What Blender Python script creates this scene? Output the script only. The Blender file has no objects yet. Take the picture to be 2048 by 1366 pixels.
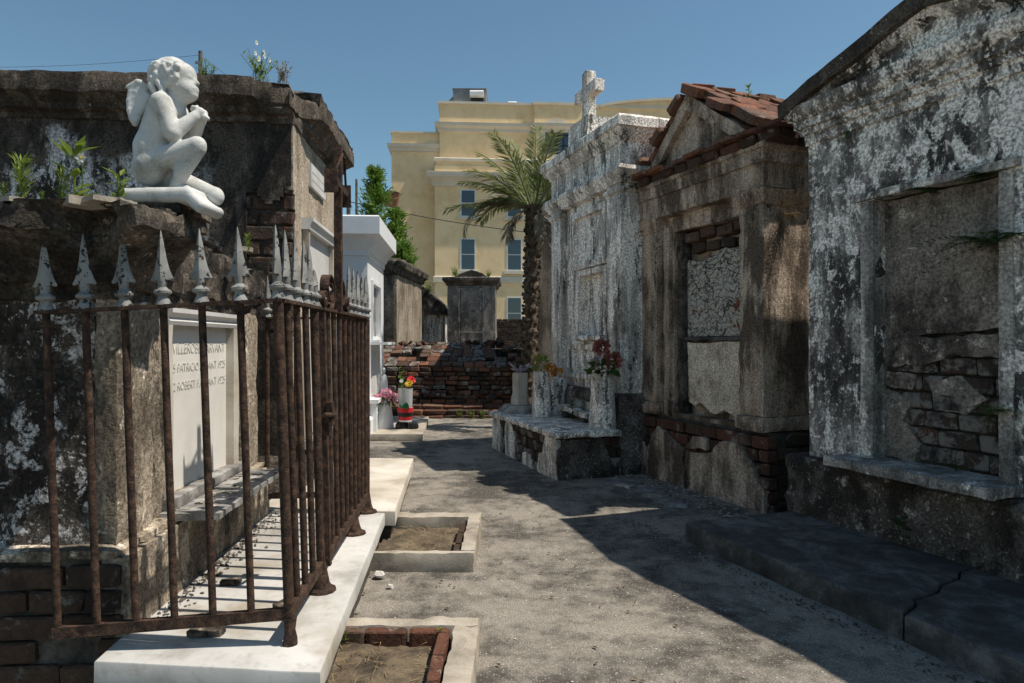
import bpy, bmesh, math, random
import numpy as np
from mathutils import Vector, Matrix, noise
R = math.radians
scene = bpy.context.scene
COL = scene.collection
random.seed(7)

# ------------------------------------------------------------------ camera, sky, sun, exposure
F, CAMH = 1365.0, 1.45
cd = bpy.data.cameras.new('camera'); cam = bpy.data.objects.new('camera', cd); COL.objects.link(cam)
cam.location = (0, 0, CAMH); cam.rotation_euler = (R(90), 0, 0)
cd.sensor_width = 36; cd.lens = 36 * F / 2048; cd.clip_start = .05; cd.clip_end = 3000
scene.camera = cam
SUN_EL, SUN_AZ = R(62.5), R(8)          # the sun stands to the right, a touch behind the camera
to_sun = Vector((math.cos(SUN_EL) * math.cos(SUN_AZ), -math.cos(SUN_EL) * math.sin(SUN_AZ), math.sin(SUN_EL)))
w = bpy.data.worlds.new('World'); scene.world = w; w.use_nodes = True
wn = w.node_tree; bg = wn.nodes['Background']
sky = wn.nodes.new('ShaderNodeTexSky'); sky.sky_type = 'NISHITA'; sky.sun_disc = False
sky.sun_elevation = SUN_EL; sky.sun_rotation = math.atan2(to_sun.x, to_sun.y)
sky.air_density = 1.0; sky.dust_density = .25; sky.ozone_density = 1.5; sky.altitude = 0
tint = wn.nodes.new('ShaderNodeMix'); tint.data_type = 'RGBA'; tint.blend_type = 'MULTIPLY'; tint.inputs[0].default_value = 1; tint.inputs[7].default_value = (.80, .94, .87, 1)
wn.links.new(sky.outputs[0], tint.inputs[6]); wn.links.new(tint.outputs[2], bg.inputs[0]); bg.inputs[1].default_value = .092
sd = bpy.data.lights.new('sun', 'SUN'); sd.energy = 4.2; sd.angle = R(.55); sd.color = (1, .925, .81)
so = bpy.data.objects.new('sun', sd); COL.objects.link(so)
so.rotation_euler = (-to_sun).to_track_quat('-Z', 'Y').to_euler()
vs = scene.view_settings
vs.view_transform = 'Standard'; vs.look = 'None'; vs.gamma = 1; vs.exposure = 0.42; vs.use_curve_mapping = False
scene.cycles.max_bounces = 4; scene.cycles.diffuse_bounces = 3; scene.cycles.glossy_bounces = 2

# ------------------------------------------------------------------ node helper and materials
class NT:
    def __init__(s, name, coord='Object'):
        s.m = bpy.data.materials.new(name); s.m.use_nodes = True
        s.t = s.m.node_tree; s.b = s.t.nodes['Principled BSDF']
        s.b.inputs['Specular IOR Level'].default_value = .25
        s.P = s.t.nodes.new('ShaderNodeTexCoord').outputs[coord]
    def put(s, inp, v):
        if hasattr(v, 'links') or hasattr(v, 'is_linked'): s.t.links.new(v, inp)
        elif isinstance(v, (tuple, list)) and inp.type == 'RGBA' and len(v) == 3: inp.default_value = (*v, 1)
        else: inp.default_value = v
    def math(s, op, a, b=0.0, clamp=False):
        n = s.t.nodes.new('ShaderNodeMath'); n.operation = op; n.use_clamp = clamp
        s.put(n.inputs[0], a); s.put(n.inputs[1], b); return n.outputs[0]
    def scale(s, v, sc):
        n = s.t.nodes.new('ShaderNodeMapping'); s.put(n.inputs[0], v); n.inputs['Scale'].default_value = sc; return n.outputs[0]
    def shift(s, v, o):
        n = s.t.nodes.new('ShaderNodeMapping'); s.put(n.inputs[0], v); n.inputs['Location'].default_value = o; return n.outputs[0]
    def noise(s, scale, detail=6, rough=.6, dist=0.0, v=None):
        n = s.t.nodes.new('ShaderNodeTexNoise'); s.put(n.inputs['Vector'], v or s.P)
        n.inputs['Scale'].default_value = scale; n.inputs['Detail'].default_value = detail
        n.inputs['Roughness'].default_value = rough; n.inputs['Distortion'].default_value = dist; return n.outputs[0]
    def voro(s, scale, feat='F1', out='Distance', v=None, rnd=1.0):
        n = s.t.nodes.new('ShaderNodeTexVoronoi'); n.feature = feat; s.put(n.inputs['Vector'], v or s.P)
        n.inputs['Scale'].default_value = scale; n.inputs['Randomness'].default_value = rnd; return n.outputs[out]
    def step(s, v, a, b, lo=0.0, hi=1.0):
        n = s.t.nodes.new('ShaderNodeMapRange'); n.interpolation_type = 'SMOOTHSTEP'
        for i, x in enumerate((v, a, b, lo, hi)): s.put(n.inputs[i], x)
        return n.outputs[0]
    def mix(s, f, a, b, mode='MIX'):
        n = s.t.nodes.new('ShaderNodeMix'); n.data_type = 'RGBA'; n.blend_type = mode
        s.put(n.inputs[0], f); s.put(n.inputs[6], a); s.put(n.inputs[7], b); return n.outputs[2]
    def rand(s): return s.t.nodes.new('ShaderNodeObjectInfo').outputs['Random']
    def ramp(s, v, stops):
        n = s.t.nodes.new('ShaderNodeValToRGB'); s.put(n.inputs[0], v); e = n.color_ramp.elements
        while len(e) < len(stops): e.new(.5)
        for x, (p, c) in zip(e, stops): x.position = p; x.color = (*c, 1)
        return n.outputs[0]
    def bump(s, h, strength=.5, dist=.01):
        n = s.t.nodes.new('ShaderNodeBump'); s.put(n.inputs['Height'], h)
        n.inputs['Strength'].default_value = strength; n.inputs['Distance'].default_value = dist
        s.t.links.new(n.outputs[0], s.b.inputs['Normal'])
    def out(s, col, rough=.9, metal=0.0):
        s.put(s.b.inputs['Base Color'], col); s.put(s.b.inputs['Roughness'], rough); s.put(s.b.inputs['Metallic'], metal); return s.m

def stucco(name, dark, mid, light, white, tw=.56, kl=.6, dk=.5, seed=0, fl=9.0, streak=.25, bump=.7, black=.62, speck=.60, fz=1.0, wmask=None):
    """old lime stucco: mottled ground, rain streaks, flaking limewash, black mildew"""
    WB = (1.08, 1.0, .91); dark, mid, light, white = [tuple(a * b for a, b in zip(q, WB)) for q in (dark, mid, light, white)]
    n = NT(name); P = n.shift(n.P, (seed * 3.1, seed * 1.7, seed * 2.3)); S = n.scale(P, (1, 1, streak))
    a = n.noise(1.5, 4, .6, 0, P); b = n.noise(6, 6, .68, 0, S); c = n.noise(fl, 6, .72, .35, n.scale(P, (1, 1, fz)))
    g = n.noise(55, 4, .7, 0, P); big = n.noise(.8, 3, .5, 0, P)
    ab = n.math('ADD', n.math('MULTIPLY', a, .5), n.math('MULTIPLY', b, .5))
    col = n.mix(n.step(ab, dk - .08, dk + .07), dark, mid)
    col = n.mix(n.math('MULTIPLY', n.step(b, .5, .64), kl), col, light)
    fm = n.math('ADD', n.math('MULTIPLY', c, .62), n.math('ADD', n.math('MULTIPLY', big, .2), n.math('MULTIPLY', b, .18)))
    fk = n.step(fm, tw, tw + .035); wm = None
    if wmask:            # limewash survives only on one part of the wall
        sx = n.t.nodes.new('ShaderNodeSeparateXYZ'); n.put(sx.inputs[0], n.P); wob = n.math('MULTIPLY', n.math('SUBTRACT', a, .5), 1.6)
        wm = n.math('MULTIPLY', n.step(n.math('ADD', sx.outputs[1], wob), wmask[0], wmask[1]), n.step(n.math('ADD', sx.outputs[2], wob), wmask[3], wmask[2])); fk = n.math('MULTIPLY', fk, wm)
    wv = n.mix(n.step(g, .35, .65), tuple(x * .72 for x in white), white)
    col = n.mix(fk, col, wv)
    f2 = n.noise(fl * 3.3, 5, .75, 0, n.shift(P, (2, 9, 4)))
    col = n.mix(n.math('MULTIPLY', n.step(n.math('ADD', n.math('MULTIPLY', f2, .75), n.math('MULTIPLY', a, .25)), speck, speck + .03), n.math('MULTIPLY', wm, .85) if wm else .85), col, wv)
    bm = n.step(n.math('ADD', n.math('MULTIPLY', n.noise(4.5, 7, .75, 0, n.shift(S, (7, 3, 1))), .7), n.math('MULTIPLY', f2, .3)), black - .03, black + .03)
    col = n.mix(n.math('MULTIPLY', bm, .85), col, (.018, .017, .016))
    gr = n.step(g, .3, .7, .45, 1.5)
    cg = n.t.nodes.new('ShaderNodeCombineXYZ')
    for i in range(3): n.put(cg.inputs[i], gr)
    col = n.mix(1.0, col, cg.outputs[0], 'MULTIPLY')
    h = n.math('ADD', n.math('MULTIPLY', c, 1.25), n.math('MULTIPLY', g, .35))
    n.bump(h, bump, .02)
    return n.out(col, .93)

def plainrock(name, c0, c1, c2, sc=5.0, bump=.5, rough=.85, grain=60, dist=.01):
    n = NT(name); a = n.noise(sc, 6, .65, .3); g = n.noise(grain, 4, .6)
    col = n.ramp(n.math('ADD', n.math('MULTIPLY', a, .8), n.math('MULTIPLY', g, .2)), [(.36, c0), (.5, c1), (.64, c2)])
    n.bump(n.math('ADD', a, n.math('MULTIPLY', g, .4)), bump, dist); return n.out(col, rough)

def brickmat(name, cols, smear, ts=.55):
    cols = [tuple(a * b for a, b in zip(c, (1.08, 1, .92))) for c in cols]
    n = NT(name); n.P = n.t.nodes.new('ShaderNodeNewGeometry').outputs['Position']; r = n.rand(); g = n.noise(45, 4, .65)
    rv = n.t.nodes.new('ShaderNodeCombineXYZ'); n.put(rv.inputs[0], n.math('MULTIPLY', r, 37.0))
    va = n.t.nodes.new('ShaderNodeVectorMath'); va.operation = 'ADD'; n.put(va.inputs[0], n.P); n.put(va.inputs[1], rv.outputs[0])
    b = n.noise(7, 7, .72, .4, va.outputs[0])
    col = n.ramp(r, [(i / (len(cols) - 1), c) for i, c in enumerate(cols)])
    col = n.mix(n.step(g, .3, .7), n.mix(.5, col, (.02, .016, .013)), col)
    col = n.mix(n.step(b, ts, ts + .08), col, smear)
    col = n.mix(n.math('MULTIPLY', n.step(n.noise(4, 6, .7, 0, va.outputs[0]), .5, .66), .8), col, (.022, .019, .017))
    n.bump(n.math('ADD', b, n.math('MULTIPLY', g, .6)), .9, .02); return n.out(col, .93)

M = {}
M['r1'] = stucco('limewash_grey', (.05, .048, .047), (.20, .196, .193), (.48, .475, .47), (.88, .88, .875), tw=.507, fz=.7, speck=.555, kl=.8, dk=.49, seed=1, fl=7, bump=.9, black=.6)
M['r1base'] = stucco('base_render_dark', (.035, .03, .026), (.10, .088, .08), (.17, .155, .15), (.40, .38, .37), tw=.57, speck=.57, kl=.6, dk=.49, seed=2, fl=12, streak=.7, black=.57)
M['r2'] = stucco('brown_stucco', (.10, .08, .064), (.36, .30, .25), (.52, .45, .385), (.66, .43, .39), tw=.60, speck=.615, kl=.7, dk=.5, seed=3, fl=6, bump=.6, black=.60)
M['r2flake'] = stucco('flaking_plaster', (.11, .095, .08), (.27, .245, .21), (.36, .33, .29), (.50, .47, .42), tw=.55, kl=.5, dk=.45, seed=4, fl=5, streak=.8, bump=1.0, black=.63)
M['r2tab'] = stucco('buff_plaster', (.28, .235, .19), (.58, .53, .45), (.70, .65, .57), (.82, .79, .73), tw=.55, kl=.6, dk=.45, seed=5, fl=3, streak=.7, bump=.35, black=.68)
M['r3'] = stucco('white_limewash_mildewed', (.12, .115, .11), (.46, .45, .44), (.78, .77, .76), (.92, .91, .90), tw=.49, speck=.60, kl=.95, dk=.44, seed=6, fl=6, streak=.16, fz=.3, bump=.7, black=.562)
M['r4'] = stucco('grey_brown_render', (.09, .08, .07), (.19, .17, .15), (.27, .25, .22), (.42, .40, .37), tw=.62, seed=7, streak=.15, bump=.4, black=.66)
M['jamb'] = stucco('grimy_marble', (.12, .118, .114), (.33, .325, .318), (.56, .55, .54), (.74, .73, .72), tw=.55, speck=.63, kl=.8, dk=.48, seed=17, fl=5, streak=.12, bump=.25, black=.60)
M['l1side'] = stucco('black_render_white_flecks', (.022, .019, .017), (.06, .053, .047), (.12, .108, .097), (.52, .53, .56), tw=.53, speck=.555, kl=.6, dk=.5, seed=8, fl=9, streak=.6, bump=1.0, black=.57)
M['l1front'] = stucco('buff_grey_render', (.10, .088, .073), (.27, .24, .20), (.40, .36, .31), (.60, .56, .50), tw=.54, speck=.59, kl=.6, dk=.49, seed=9, fl=6, streak=.35, bump=.9, black=.585)
M['l1corn'] = stucco('broken_cornice', (.028, .025, .022), (.085, .076, .066), (.19, .17, .148), (.42, .39, .35), tw=.60, kl=.5, dk=.49, seed=10, fl=8, streak=1, bump=1.0, black=.56)
M['l3side'] = stucco('black_mould_limewash', (.025, .022, .02), (.075, .066, .057), (.135, .118, .103), (.55, .57, .61), tw=.483, speck=.54, fz=.5, wmask=(.55, 1.0, 2.72, 3.05), kl=.5, dk=.50, seed=11, fl=8, streak=.5, bump=.6, black=.575)
M['l3up'] = stucco('dark_brown_render', (.035, .03, .026), (.095, .08, .067), (.15, .128, .11), (.40, .39, .38), tw=.64, kl=.5, dk=.49, seed=12, fl=7, streak=.5, bump=.7, black=.60)
M['l3front'] = stucco('tan_render', (.19, .16, .125), (.36, .32, .265), (.45, .41, .35), (.66, .63, .58), tw=.57, kl=.6, dk=.44, seed=13, fl=4, streak=.2, bump=.4, black=.665)
M['far_dark'] = stucco('far_dark_render', (.05, .045, .04), (.12, .11, .10), (.2, .185, .165), (.42, .41, .40), tw=.59, seed=14, fl=6, streak=.3, black=.60)
M['far_tan'] = stucco('far_tan_render', (.14, .12, .095), (.29, .255, .21), (.36, .325, .275), (.5, .47, .43), tw=.6, seed=15, fl=6, streak=.15, black=.63)
M['far_grey'] = stucco('far_grey_render', (.10, .10, .10), (.22, .215, .21), (.32, .315, .31), (.52, .51, .49), tw=.57, seed=16, fl=5, streak=.4, black=.62)
M['white'] = plainrock('white_paint', (.66, .67, .69), (.72, .73, .74), (.75, .75, .75), 2.5, .15, .6, 90, .004)
M['marble'] = plainrock('white_marble', (.46, .44, .41), (.61, .595, .57), (.68, .665, .64), 2.6, .12, .5, 120, .003)
M['marble_old'] = plainrock('weathered_marble', (.055, .052, .048), (.20, .19, .18), (.46, .445, .425), 5.0, .3, .65, 90, .005)
M['marble_buff'] = plainrock('buff_marble', (.33, .28, .22), (.50, .45, .38), (.62, .58, .52), 2.0, .2, .6, 80, .004)
n = NT('stained_marble_slab'); a = n.noise(2.2, 6, .65); b = n.noise(1.1, 5, .6, 0, n.shift(n.P, (4, 2, 0))); g = n.noise(90, 3, .6); v = n.voro(5.5, out='Distance')
col = n.ramp(a, [(.36, (.34, .325, .30)), (.5, (.49, .475, .45)), (.64, (.57, .555, .53))]); col = n.mix(n.math('MULTIPLY', n.step(b, .46, .62), .8), col, (.30, .25, .18)); col = n.mix(n.step(v, .045, .03), col, (.04, .035, .03))
col = n.mix(n.math('MULTIPLY', n.step(n.noise(14, 5, .7), .52, .68), .35), col, (.25, .22, .18)); n.bump(n.math('ADD', a, n.math('MULTIPLY', g, .3)), .3, .006); M['marble_slab'] = n.out(col, .55)
M['tablet'] = plainrock('clean_tablet', (.62, .59, .54), (.72, .69, .64), (.76, .735, .69), 1.5, .06, .5, 90, .002)
M['engraved'] = plainrock('engraved_letters', (.44, .42, .38), (.50, .48, .44), (.55, .53, .49), 9, .1, .8)
M['statue'] = plainrock('painted_stone', (.30, .29, .265), (.54, .535, .51), (.64, .635, .615), 6, .5, .7, 130, .006)
M['concrete'] = plainrock('pale_concrete', (.21, .18, .145), (.36, .315, .255), (.46, .41, .345), 4, .6, .9, 90, .008)
M['slabdark'] = plainrock('dark_slab', (.04, .038, .035), (.075, .071, .066), (.19, .18, .168), 4.5, .7, .85, 80, .008)
M['mortar'] = plainrock('dirty_mortar', (.03, .026, .022), (.075, .065, .055), (.14, .125, .105), 8, .9, .95, 50, .02)
M['mortar_pale'] = plainrock('pale_mortar', (.12, .105, .085), (.2, .18, .15), (.28, .255, .22), 8, .8, .95, 50, .02)
BR = [(.06, .033, .025), (.115, .056, .040), (.155, .066, .043), (.09, .056, .043), (.14, .095, .073)]
M['brick'] = brickmat('red_brick', BR, (.24, .205, .17), .57)
M['brick_dark'] = brickmat('sooty_brick', [(.035, .026, .021), (.085, .052, .038), (.06, .042, .033), (.11, .07, .05)], (.17, .155, .14), .56)
M['brick_grey'] = brickmat('mortar_smeared_brick', [(.05, .043, .038), (.09, .065, .052), (.07, .06, .053), (.13, .058, .036)], (.23, .21, .185), .46)
M['brick_tile'] = brickmat('roof_brick', [(.13, .062, .043), (.22, .095, .06), (.17, .105, .078), (.27, .115, .068), (.14, .10, .08)], (.27, .225, .18), .58)
M['rust'] = plainrock('rusty_iron', (.014, .009, .007), (.05, .029, .021), (.115, .064, .038), 26, 1.0, .85, 140, .01)
n = NT('peeling_silver_paint'); a = n.noise(38, 8, .7, .4); b = n.noise(8, 4, .6)
M['finial'] = n.out(n.mix(n.step(a, .565, .585), n.mix(n.step(b, .35, .65), (.17, .168, .158), (.29, .288, .275)), (.018, .016, .014)), .62)
n.bump(a, .35, .004)
# path: worn asphalt full of crushed shell
n = NT('shell_asphalt'); a = n.noise(.8, 6, .68, .4); b = n.noise(6, 6, .7); g = n.noise(120, 3, .7)
v1 = n.voro(75, out='Distance'); vr = n.voro(75, out='Color'); v2 = n.voro(26, out='Distance'); vr2 = n.voro(26, out='Color')
sp = n.t.nodes.new('ShaderNodeSeparateColor'); n.put(sp.inputs[0], vr); sp2 = n.t.nodes.new('ShaderNodeSeparateColor'); n.put(sp2.inputs[0], vr2)
col = n.mix(n.step(n.math('ADD', n.math('MULTIPLY', a, .6), n.math('MULTIPLY', b, .4)), .40, .58), (.095, .085, .073), (.375, .335, .285))
col = n.mix(n.step(g, .35, .7), n.mix(.55, col, (.03, .027, .024)), col)
m1 = n.math('MULTIPLY', n.step(v1, .42, .30), n.step(sp.outputs[0], .6, .72)); col = n.mix(n.math('MULTIPLY', m1, .6), col, (.40, .36, .31))
m2 = n.math('MULTIPLY', n.step(v2, .20, .13), n.step(sp2.outputs[0], .86, .9)); col = n.mix(n.math('MULTIPLY', m2, .55), col, (.50, .47, .42))
n.bump(n.math('ADD', n.math('MULTIPLY', g, .5), n.math('ADD', b, n.math('MULTIPLY', m1, .5))), .8, .012)
M['ground'] = n.out(col, .95)
M['soil'] = plainrock('dry_soil', (.045, .035, .026), (.115, .088, .06), (.20, .155, .10), 7, 1.0, .97, 90, .02)
M['yellow'] = plainrock('yellow_stucco_wall', (.68, .49, .27), (.80, .60, .35), (.85, .65, .40), .9, .15, .9, 30, .01)
M['trim'] = plainrock('pale_trim', (.56, .49, .38), (.62, .55, .44), (.66, .6, .5), 1, .1, .85)
M['windowframe'] = plainrock('window_frame_paint', (.6, .6, .58), (.66, .66, .64), (.7, .7, .68), 2, .05, .6)
n = NT('window_glass'); n.b.inputs['Specular IOR Level'].default_value = .7; M['glass'] = n.out((.035, .055, .075), .06)
M['metal_grey'] = plainrock('grey_sheet_metal', (.16, .17, .18), (.2, .21, .22), (.24, .25, .26), 2, .05, .5)
M['metal_white'] = plainrock('white_sheet_metal', (.6, .62, .62), (.7, .72, .72), (.74, .75, .75), 2, .05, .5)
M['black_frame'] = plainrock('black_frame', (.012, .012, .014), (.018, .018, .02), (.025, .025, .028), 3, .05, .5)
M['wood'] = plainrock('weathered_wood', (.06, .05, .04), (.12, .10, .085), (.18, .155, .13), 6, .6, .9)
M['wire'] = plainrock('cable', (.02, .02, .02), (.03, .03, .03), (.04, .04, .04), 3, .1, .7)
def leafmat(name, c0, c1, tr=.35):
    n = NT(name); a = n.noise(3, 4, .6); col = n.mix(n.step(a, .35, .65), c0, c1)
    n.out(col, .55); t = n.t.nodes.new('ShaderNodeBsdfTranslucent'); n.put(t.inputs[0], col)
    mx = n.t.nodes.new('ShaderNodeMixShader'); mx.inputs[0].default_value = tr
    n.t.links.new(n.b.outputs[0], mx.inputs[1]); n.t.links.new(t.outputs[0], mx.inputs[2])
    n.t.links.new(mx.outputs[0], n.t.nodes['Material Output'].inputs[0]); return n.m
M['palm'] = leafmat('palm_leaf', (.125, .155, .05), (.27, .28, .12), .3)
M['palm_dry'] = leafmat('dry_palm_leaf', (.17, .13, .085), (.30, .24, .16), .2)
M['leaf'] = leafmat('bright_leaf', (.085, .17, .022), (.19, .29, .055), .4)
M['leaf_yel'] = leafmat('weed_leaf', (.13, .21, .03), (.28, .33, .07), .4)
M['leaf_dark'] = leafmat('dark_leaf', (.03, .07, .015), (.07, .125, .03), .3)
M['straw'] = leafmat('dry_straw', (.24, .17, .08), (.40, .30, .16), .2)
M['pink'] = leafmat('pink_petal', (.72, .35, .44), (.82, .52, .60), .3)
M['lily'] = leafmat('pale_lilac_petal', (.50, .36, .44), (.70, .62, .66), .3)
M['rose'] = leafmat('faded_red_petal', (.26, .07, .06), (.42, .16, .13), .2)
M['orange'] = leafmat('orange_petal', (.60, .22, .03), (.68, .33, .06), .3)
M['red'] = plainrock('red_plastic', (.50, .02, .03), (.56, .03, .035), (.6, .04, .04), 3, .03, .4)
M['black'] = plainrock('black_plastic', (.012, .012, .012), (.018, .018, .018), (.025, .025, .025), 3, .03, .25)
M['yel'] = leafmat('yellow_petal', (.80, .52, .04), (.85, .62, .08), .2)
M['petal_white'] = leafmat('white_petal', (.78, .78, .74), (.82, .82, .8), .2)
M['bark'] = plainrock('palm_bark', (.03, .022, .016), (.095, .068, .047), (.19, .145, .10), 11, 1.0, .95, 60, .03)
n = NT('clear_plastic'); n.b.inputs['Transmission Weight'].default_value = .55; M['clear'] = n.out((.75, .76, .76), .25)
M['green_plastic'] = plainrock('green_foil', (.01, .12, .05), (.02, .17, .07), (.03, .2, .09), 5, .1, .35)

# ------------------------------------------------------------------ mesh builder
def nv(p): return noise.noise_vector(p)
def s_rag(p, sv):
    q = p + nv(p * 5) * .05 + sv; a = noise.cell_vector(Vector((q.x * 6, q.y * 6, q.z * 17))) - Vector((.5, .5, .5)); b = noise.cell_vector(Vector((q.x * 15, q.y * 15, q.z * 34)) + Vector((3, 7, 1))) - Vector((.5, .5, .5)); return a * 1.0 + b * .5
class MB:
    def __init__(s): s.v = []; s.f = []; s.ix = {}; s.e = {}
    def vt(s, p):
        k = (round(p[0], 4), round(p[1], 4), round(p[2], 4))
        i = s.ix.get(k)
        if i is None: i = len(s.v); s.v.append(Vector(p)); s.ix[k] = i
        return i
    def face(s, *idx):
        q = []
        for i in idx:
            if i not in q: q.append(i)
        if len(q) > 2: s.f.append(q)
    def poly(s, pts): s.face(*[s.vt(p) for p in pts])
    def patch(s, o, a, b, na, nb):
        o, a, b = Vector(o), Vector(a), Vector(b)
        g = [[s.vt(o + a * (i / na) + b * (j / nb)) for j in range(nb + 1)] for i in range(na + 1)]
        for i in range(na):
            for j in range(nb): s.face(g[i][j], g[i + 1][j], g[i + 1][j + 1], g[i][j + 1])
    def box(s, x0, x1, y0, y1, z0, z1, res=9, skip=''):
        d = (x1 - x0, y1 - y0, z1 - z0); nx, ny, nz = [max(1, int(math.ceil(abs(q) / res - 1e-6))) for q in d]
        X, Y, Z = Vector((d[0], 0, 0)), Vector((0, d[1], 0)), Vector((0, 0, d[2]))
        o = Vector((x0, y0, z0)); st = len(s.v)
        if 'f' not in skip: s.patch(o, X, Z, nx, nz)
        if 'k' not in skip: s.patch(o + Y, X, Z, nx, nz)
        if 'l' not in skip: s.patch(o, Y, Z, ny, nz)
        if 'r' not in skip: s.patch(o + X, Y, Z, ny, nz)
        if 'b' not in skip: s.patch(o, X, Y, nx, ny)
        if 't' not in skip: s.patch(o + Z, X, Y, nx, ny)
        for i in range(st, len(s.v)):
            p = s.v[i]; q = Vector((0, 0, 0)); c = 0
            for k, (lo, hi) in enumerate(((x0, x1), (y0, y1), (z0, z1))):
                if abs(p[k] - lo) < 1e-4: q[k] = 1; c += 1
                elif abs(p[k] - hi) < 1e-4: q[k] = -1; c += 1
            if c >= 2: s.e[i] = q
        return s
    def loft(s, rings, closed=True, cap0=True, cap1=True):
        g = [[s.vt(p) for p in r] for r in rings]; n = len(g[0])
        for a, b in zip(g, g[1:]):
            for i in range(n if closed else n - 1):
                j = (i + 1) % n; s.face(a[i], a[j], b[j], b[i])
        if cap0: s.face(*g[0][::-1])
        if cap1: s.face(*g[-1])
        return s
    def rect(s, x0, x1, y0, y1, prof, res=.15):
        """mitred moulding round a rectangle, prof = [(offset, z)...]"""
        nx = max(1, int((x1 - x0) / res)); ny = max(1, int((y1 - y0) / res)); rings = []
        for o, z in prof:
            a, b, c, d = x0 - o, x1 + o, y0 - o, y1 + o
            r = [(a + (b - a) * i / nx, c, z) for i in range(nx)] + [(b, c + (d - c) * i / ny, z) for i in range(ny)]
            r += [(b + (a - b) * i / nx, d, z) for i in range(nx)] + [(a, d + (c - d) * i / ny, z) for i in range(ny)]
            rings.append(r)
        return s.loft(rings)
    def lathe(s, prof, n=16, c=(0, 0), ph=0.0, sq=1.0):
        return s.loft([[(c[0] + r * math.cos(ph + 6.28318 * i / n), c[1] + sq * r * math.sin(ph + 6.28318 * i / n), z) for i in range(n)] for r, z in prof])
    def tube(s, pts, rad, n=8):
        pts = [Vector(p) for p in pts]; rings = []
        for i, p in enumerate(pts):
            d = (pts[min(i + 1, len(pts) - 1)] - pts[max(i - 1, 0)]).normalized()
            u = d.cross(Vector((0, 0, 1)) if abs(d.z) < .9 else Vector((1, 0, 0))).normalized(); v = d.cross(u)
            r = rad[i] if isinstance(rad, (list, tuple)) else rad
            rings.append([p + (u * math.cos(6.28318 * k / n) + v * math.sin(6.28318 * k / n)) * r for k in range(n)])
        return s.loft(rings)
    def prism(s, pts, axis, a, b):
        """outline extruded along axis: pts are the two other coordinates in x,y,z order"""
        def P(q, h): return [(h, q[0], q[1]), (q[0], h, q[1]), (q[0], q[1], h)][axis]
        return s.loft([[P(q, a) for q in pts], [P(q, b) for q in pts]])
    def build(s, name, mat, parent=None, amp=0.0, freq=4.0, chip=0.0, seed=0.0, smooth=40, warp=None, loc=None, rot=None, rag=0.0):
        sv = Vector((seed * 5.3, seed * 2.9, seed * 7.7)); out = []
        for i, p in enumerate(s.v):
            q = p.copy()
            if warp: q = Vector(warp(q))
            if chip and i in s.e:
                t = noise.noise(p * 6 + sv) * .5 + noise.noise(p * 17 + sv) * .5
                q += s.e[i] * chip * max(.15, .45 + 1.6 * t)
            if rag: q += s_rag(p, sv) * rag
            if amp: q += (nv(p * freq + sv) + nv(p * freq * 3.7 + sv) * .45) * amp
            out.append(q)
        me = bpy.data.meshes.new(name); me.from_pydata(out, [], s.f); me.validate()
        bm = bmesh.new(); bm.from_mesh(me); bmesh.ops.recalc_face_normals(bm, faces=bm.faces); bm.to_mesh(me); bm.free()
        if smooth:
            me.polygons.foreach_set('use_smooth', [True] * len(me.polygons)); me.set_sharp_from_angle(angle=R(smooth))
        return link(name, me, mat, parent, loc, rot)
def link(name, me, mat, parent=None, loc=None, rot=None):
    if mat is not None and not me.materials:
        for m in (mat if isinstance(mat, (list, tuple)) else [mat]): me.materials.append(M[m] if isinstance(m, str) else m)
    o = bpy.data.objects.new(name, me); COL.objects.link(o)
    if parent: o.parent = parent
    if loc: o.location = loc
    if rot: o.rotation_euler = rot
    return o
def thing(name, label, cat, loc=(0, 0, 0), rz=0.0, group=None):
    o = bpy.data.objects.new(name, None); COL.objects.link(o); o.empty_display_size = .1
    o.location = loc; o.rotation_euler = (0, 0, rz); return tag(o, label, cat, group)
def tag(o, label=None, cat=None, group=None, kind=None):
    for k, v in (('label', label), ('category', cat), ('group', group), ('kind', kind)):
        if v: o[k] = v
    return o
def B(x0, x1, y0, y1, z0, z1, res=9): return MB().box(x0, x1, y0, y1, z0, z1, res)

# bricks: a few chipped unit bricks, shared by every brick of one material
BRK = {}
def unit_brick(mat):
    if mat not in BRK:
        BRK[mat] = []
        for k in range(6):
            bm = bmesh.new(); bmesh.ops.create_cube(bm, size=1)
            bmesh.ops.bevel(bm, geom=bm.edges[:], offset=.09, segments=1, affect='EDGES', profile=.5)
            for v in bm.verts: v.co += nv(v.co * 2.3 + Vector((k * 9.1, 3, 1))) * .06
            me = bpy.data.meshes.new('brick'); bm.to_mesh(me); bm.free(); me.materials.append(M[mat]); BRK[mat].append(me)
    return random.choice(BRK[mat])
def brick(parent, c, dim, mat='brick', rot=(0, 0, 0), name='brick'):
    o = bpy.data.objects.new(name, unit_brick(mat)); COL.objects.link(o); o.parent = parent
    o.location = c; o.scale = dim; o.rotation_euler = [r + random.uniform(-.015, .015) for r in rot]; return o
def courses(parent, plane, a0, a1, z0, z1, at, h, l, depth, mat, gap=.014, jit=.008, keep=None, name='brick'):
    """running bond on a vertical face: plane 'x' (face looks along -y) or 'y' (face looks along -x)"""
    z = z0; k = 0
    while z + h * .6 < z1:
        hh = min(h, z1 - z); a = a0 - (l / 2 if k % 2 else 0)
        while a < a1 - .01:
            ll = l * random.uniform(.85, 1.12); s, e = max(a, a0), min(a + ll, a1)
            if e - s > .04 and (keep is None or keep((s + e) / 2, z + hh / 2)):
                d = at + depth / 2 + random.uniform(-jit, jit)
                c = ((s + e) / 2, d, z + hh / 2) if plane == 'x' else (d, (s + e) / 2, z + hh / 2)
                dim = (e - s - gap, depth, hh - gap) if plane == 'x' else (depth, e - s - gap, hh - gap)
                brick(parent, c, dim, mat, name=name)
            a += ll
        z += h; k += 1
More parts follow.
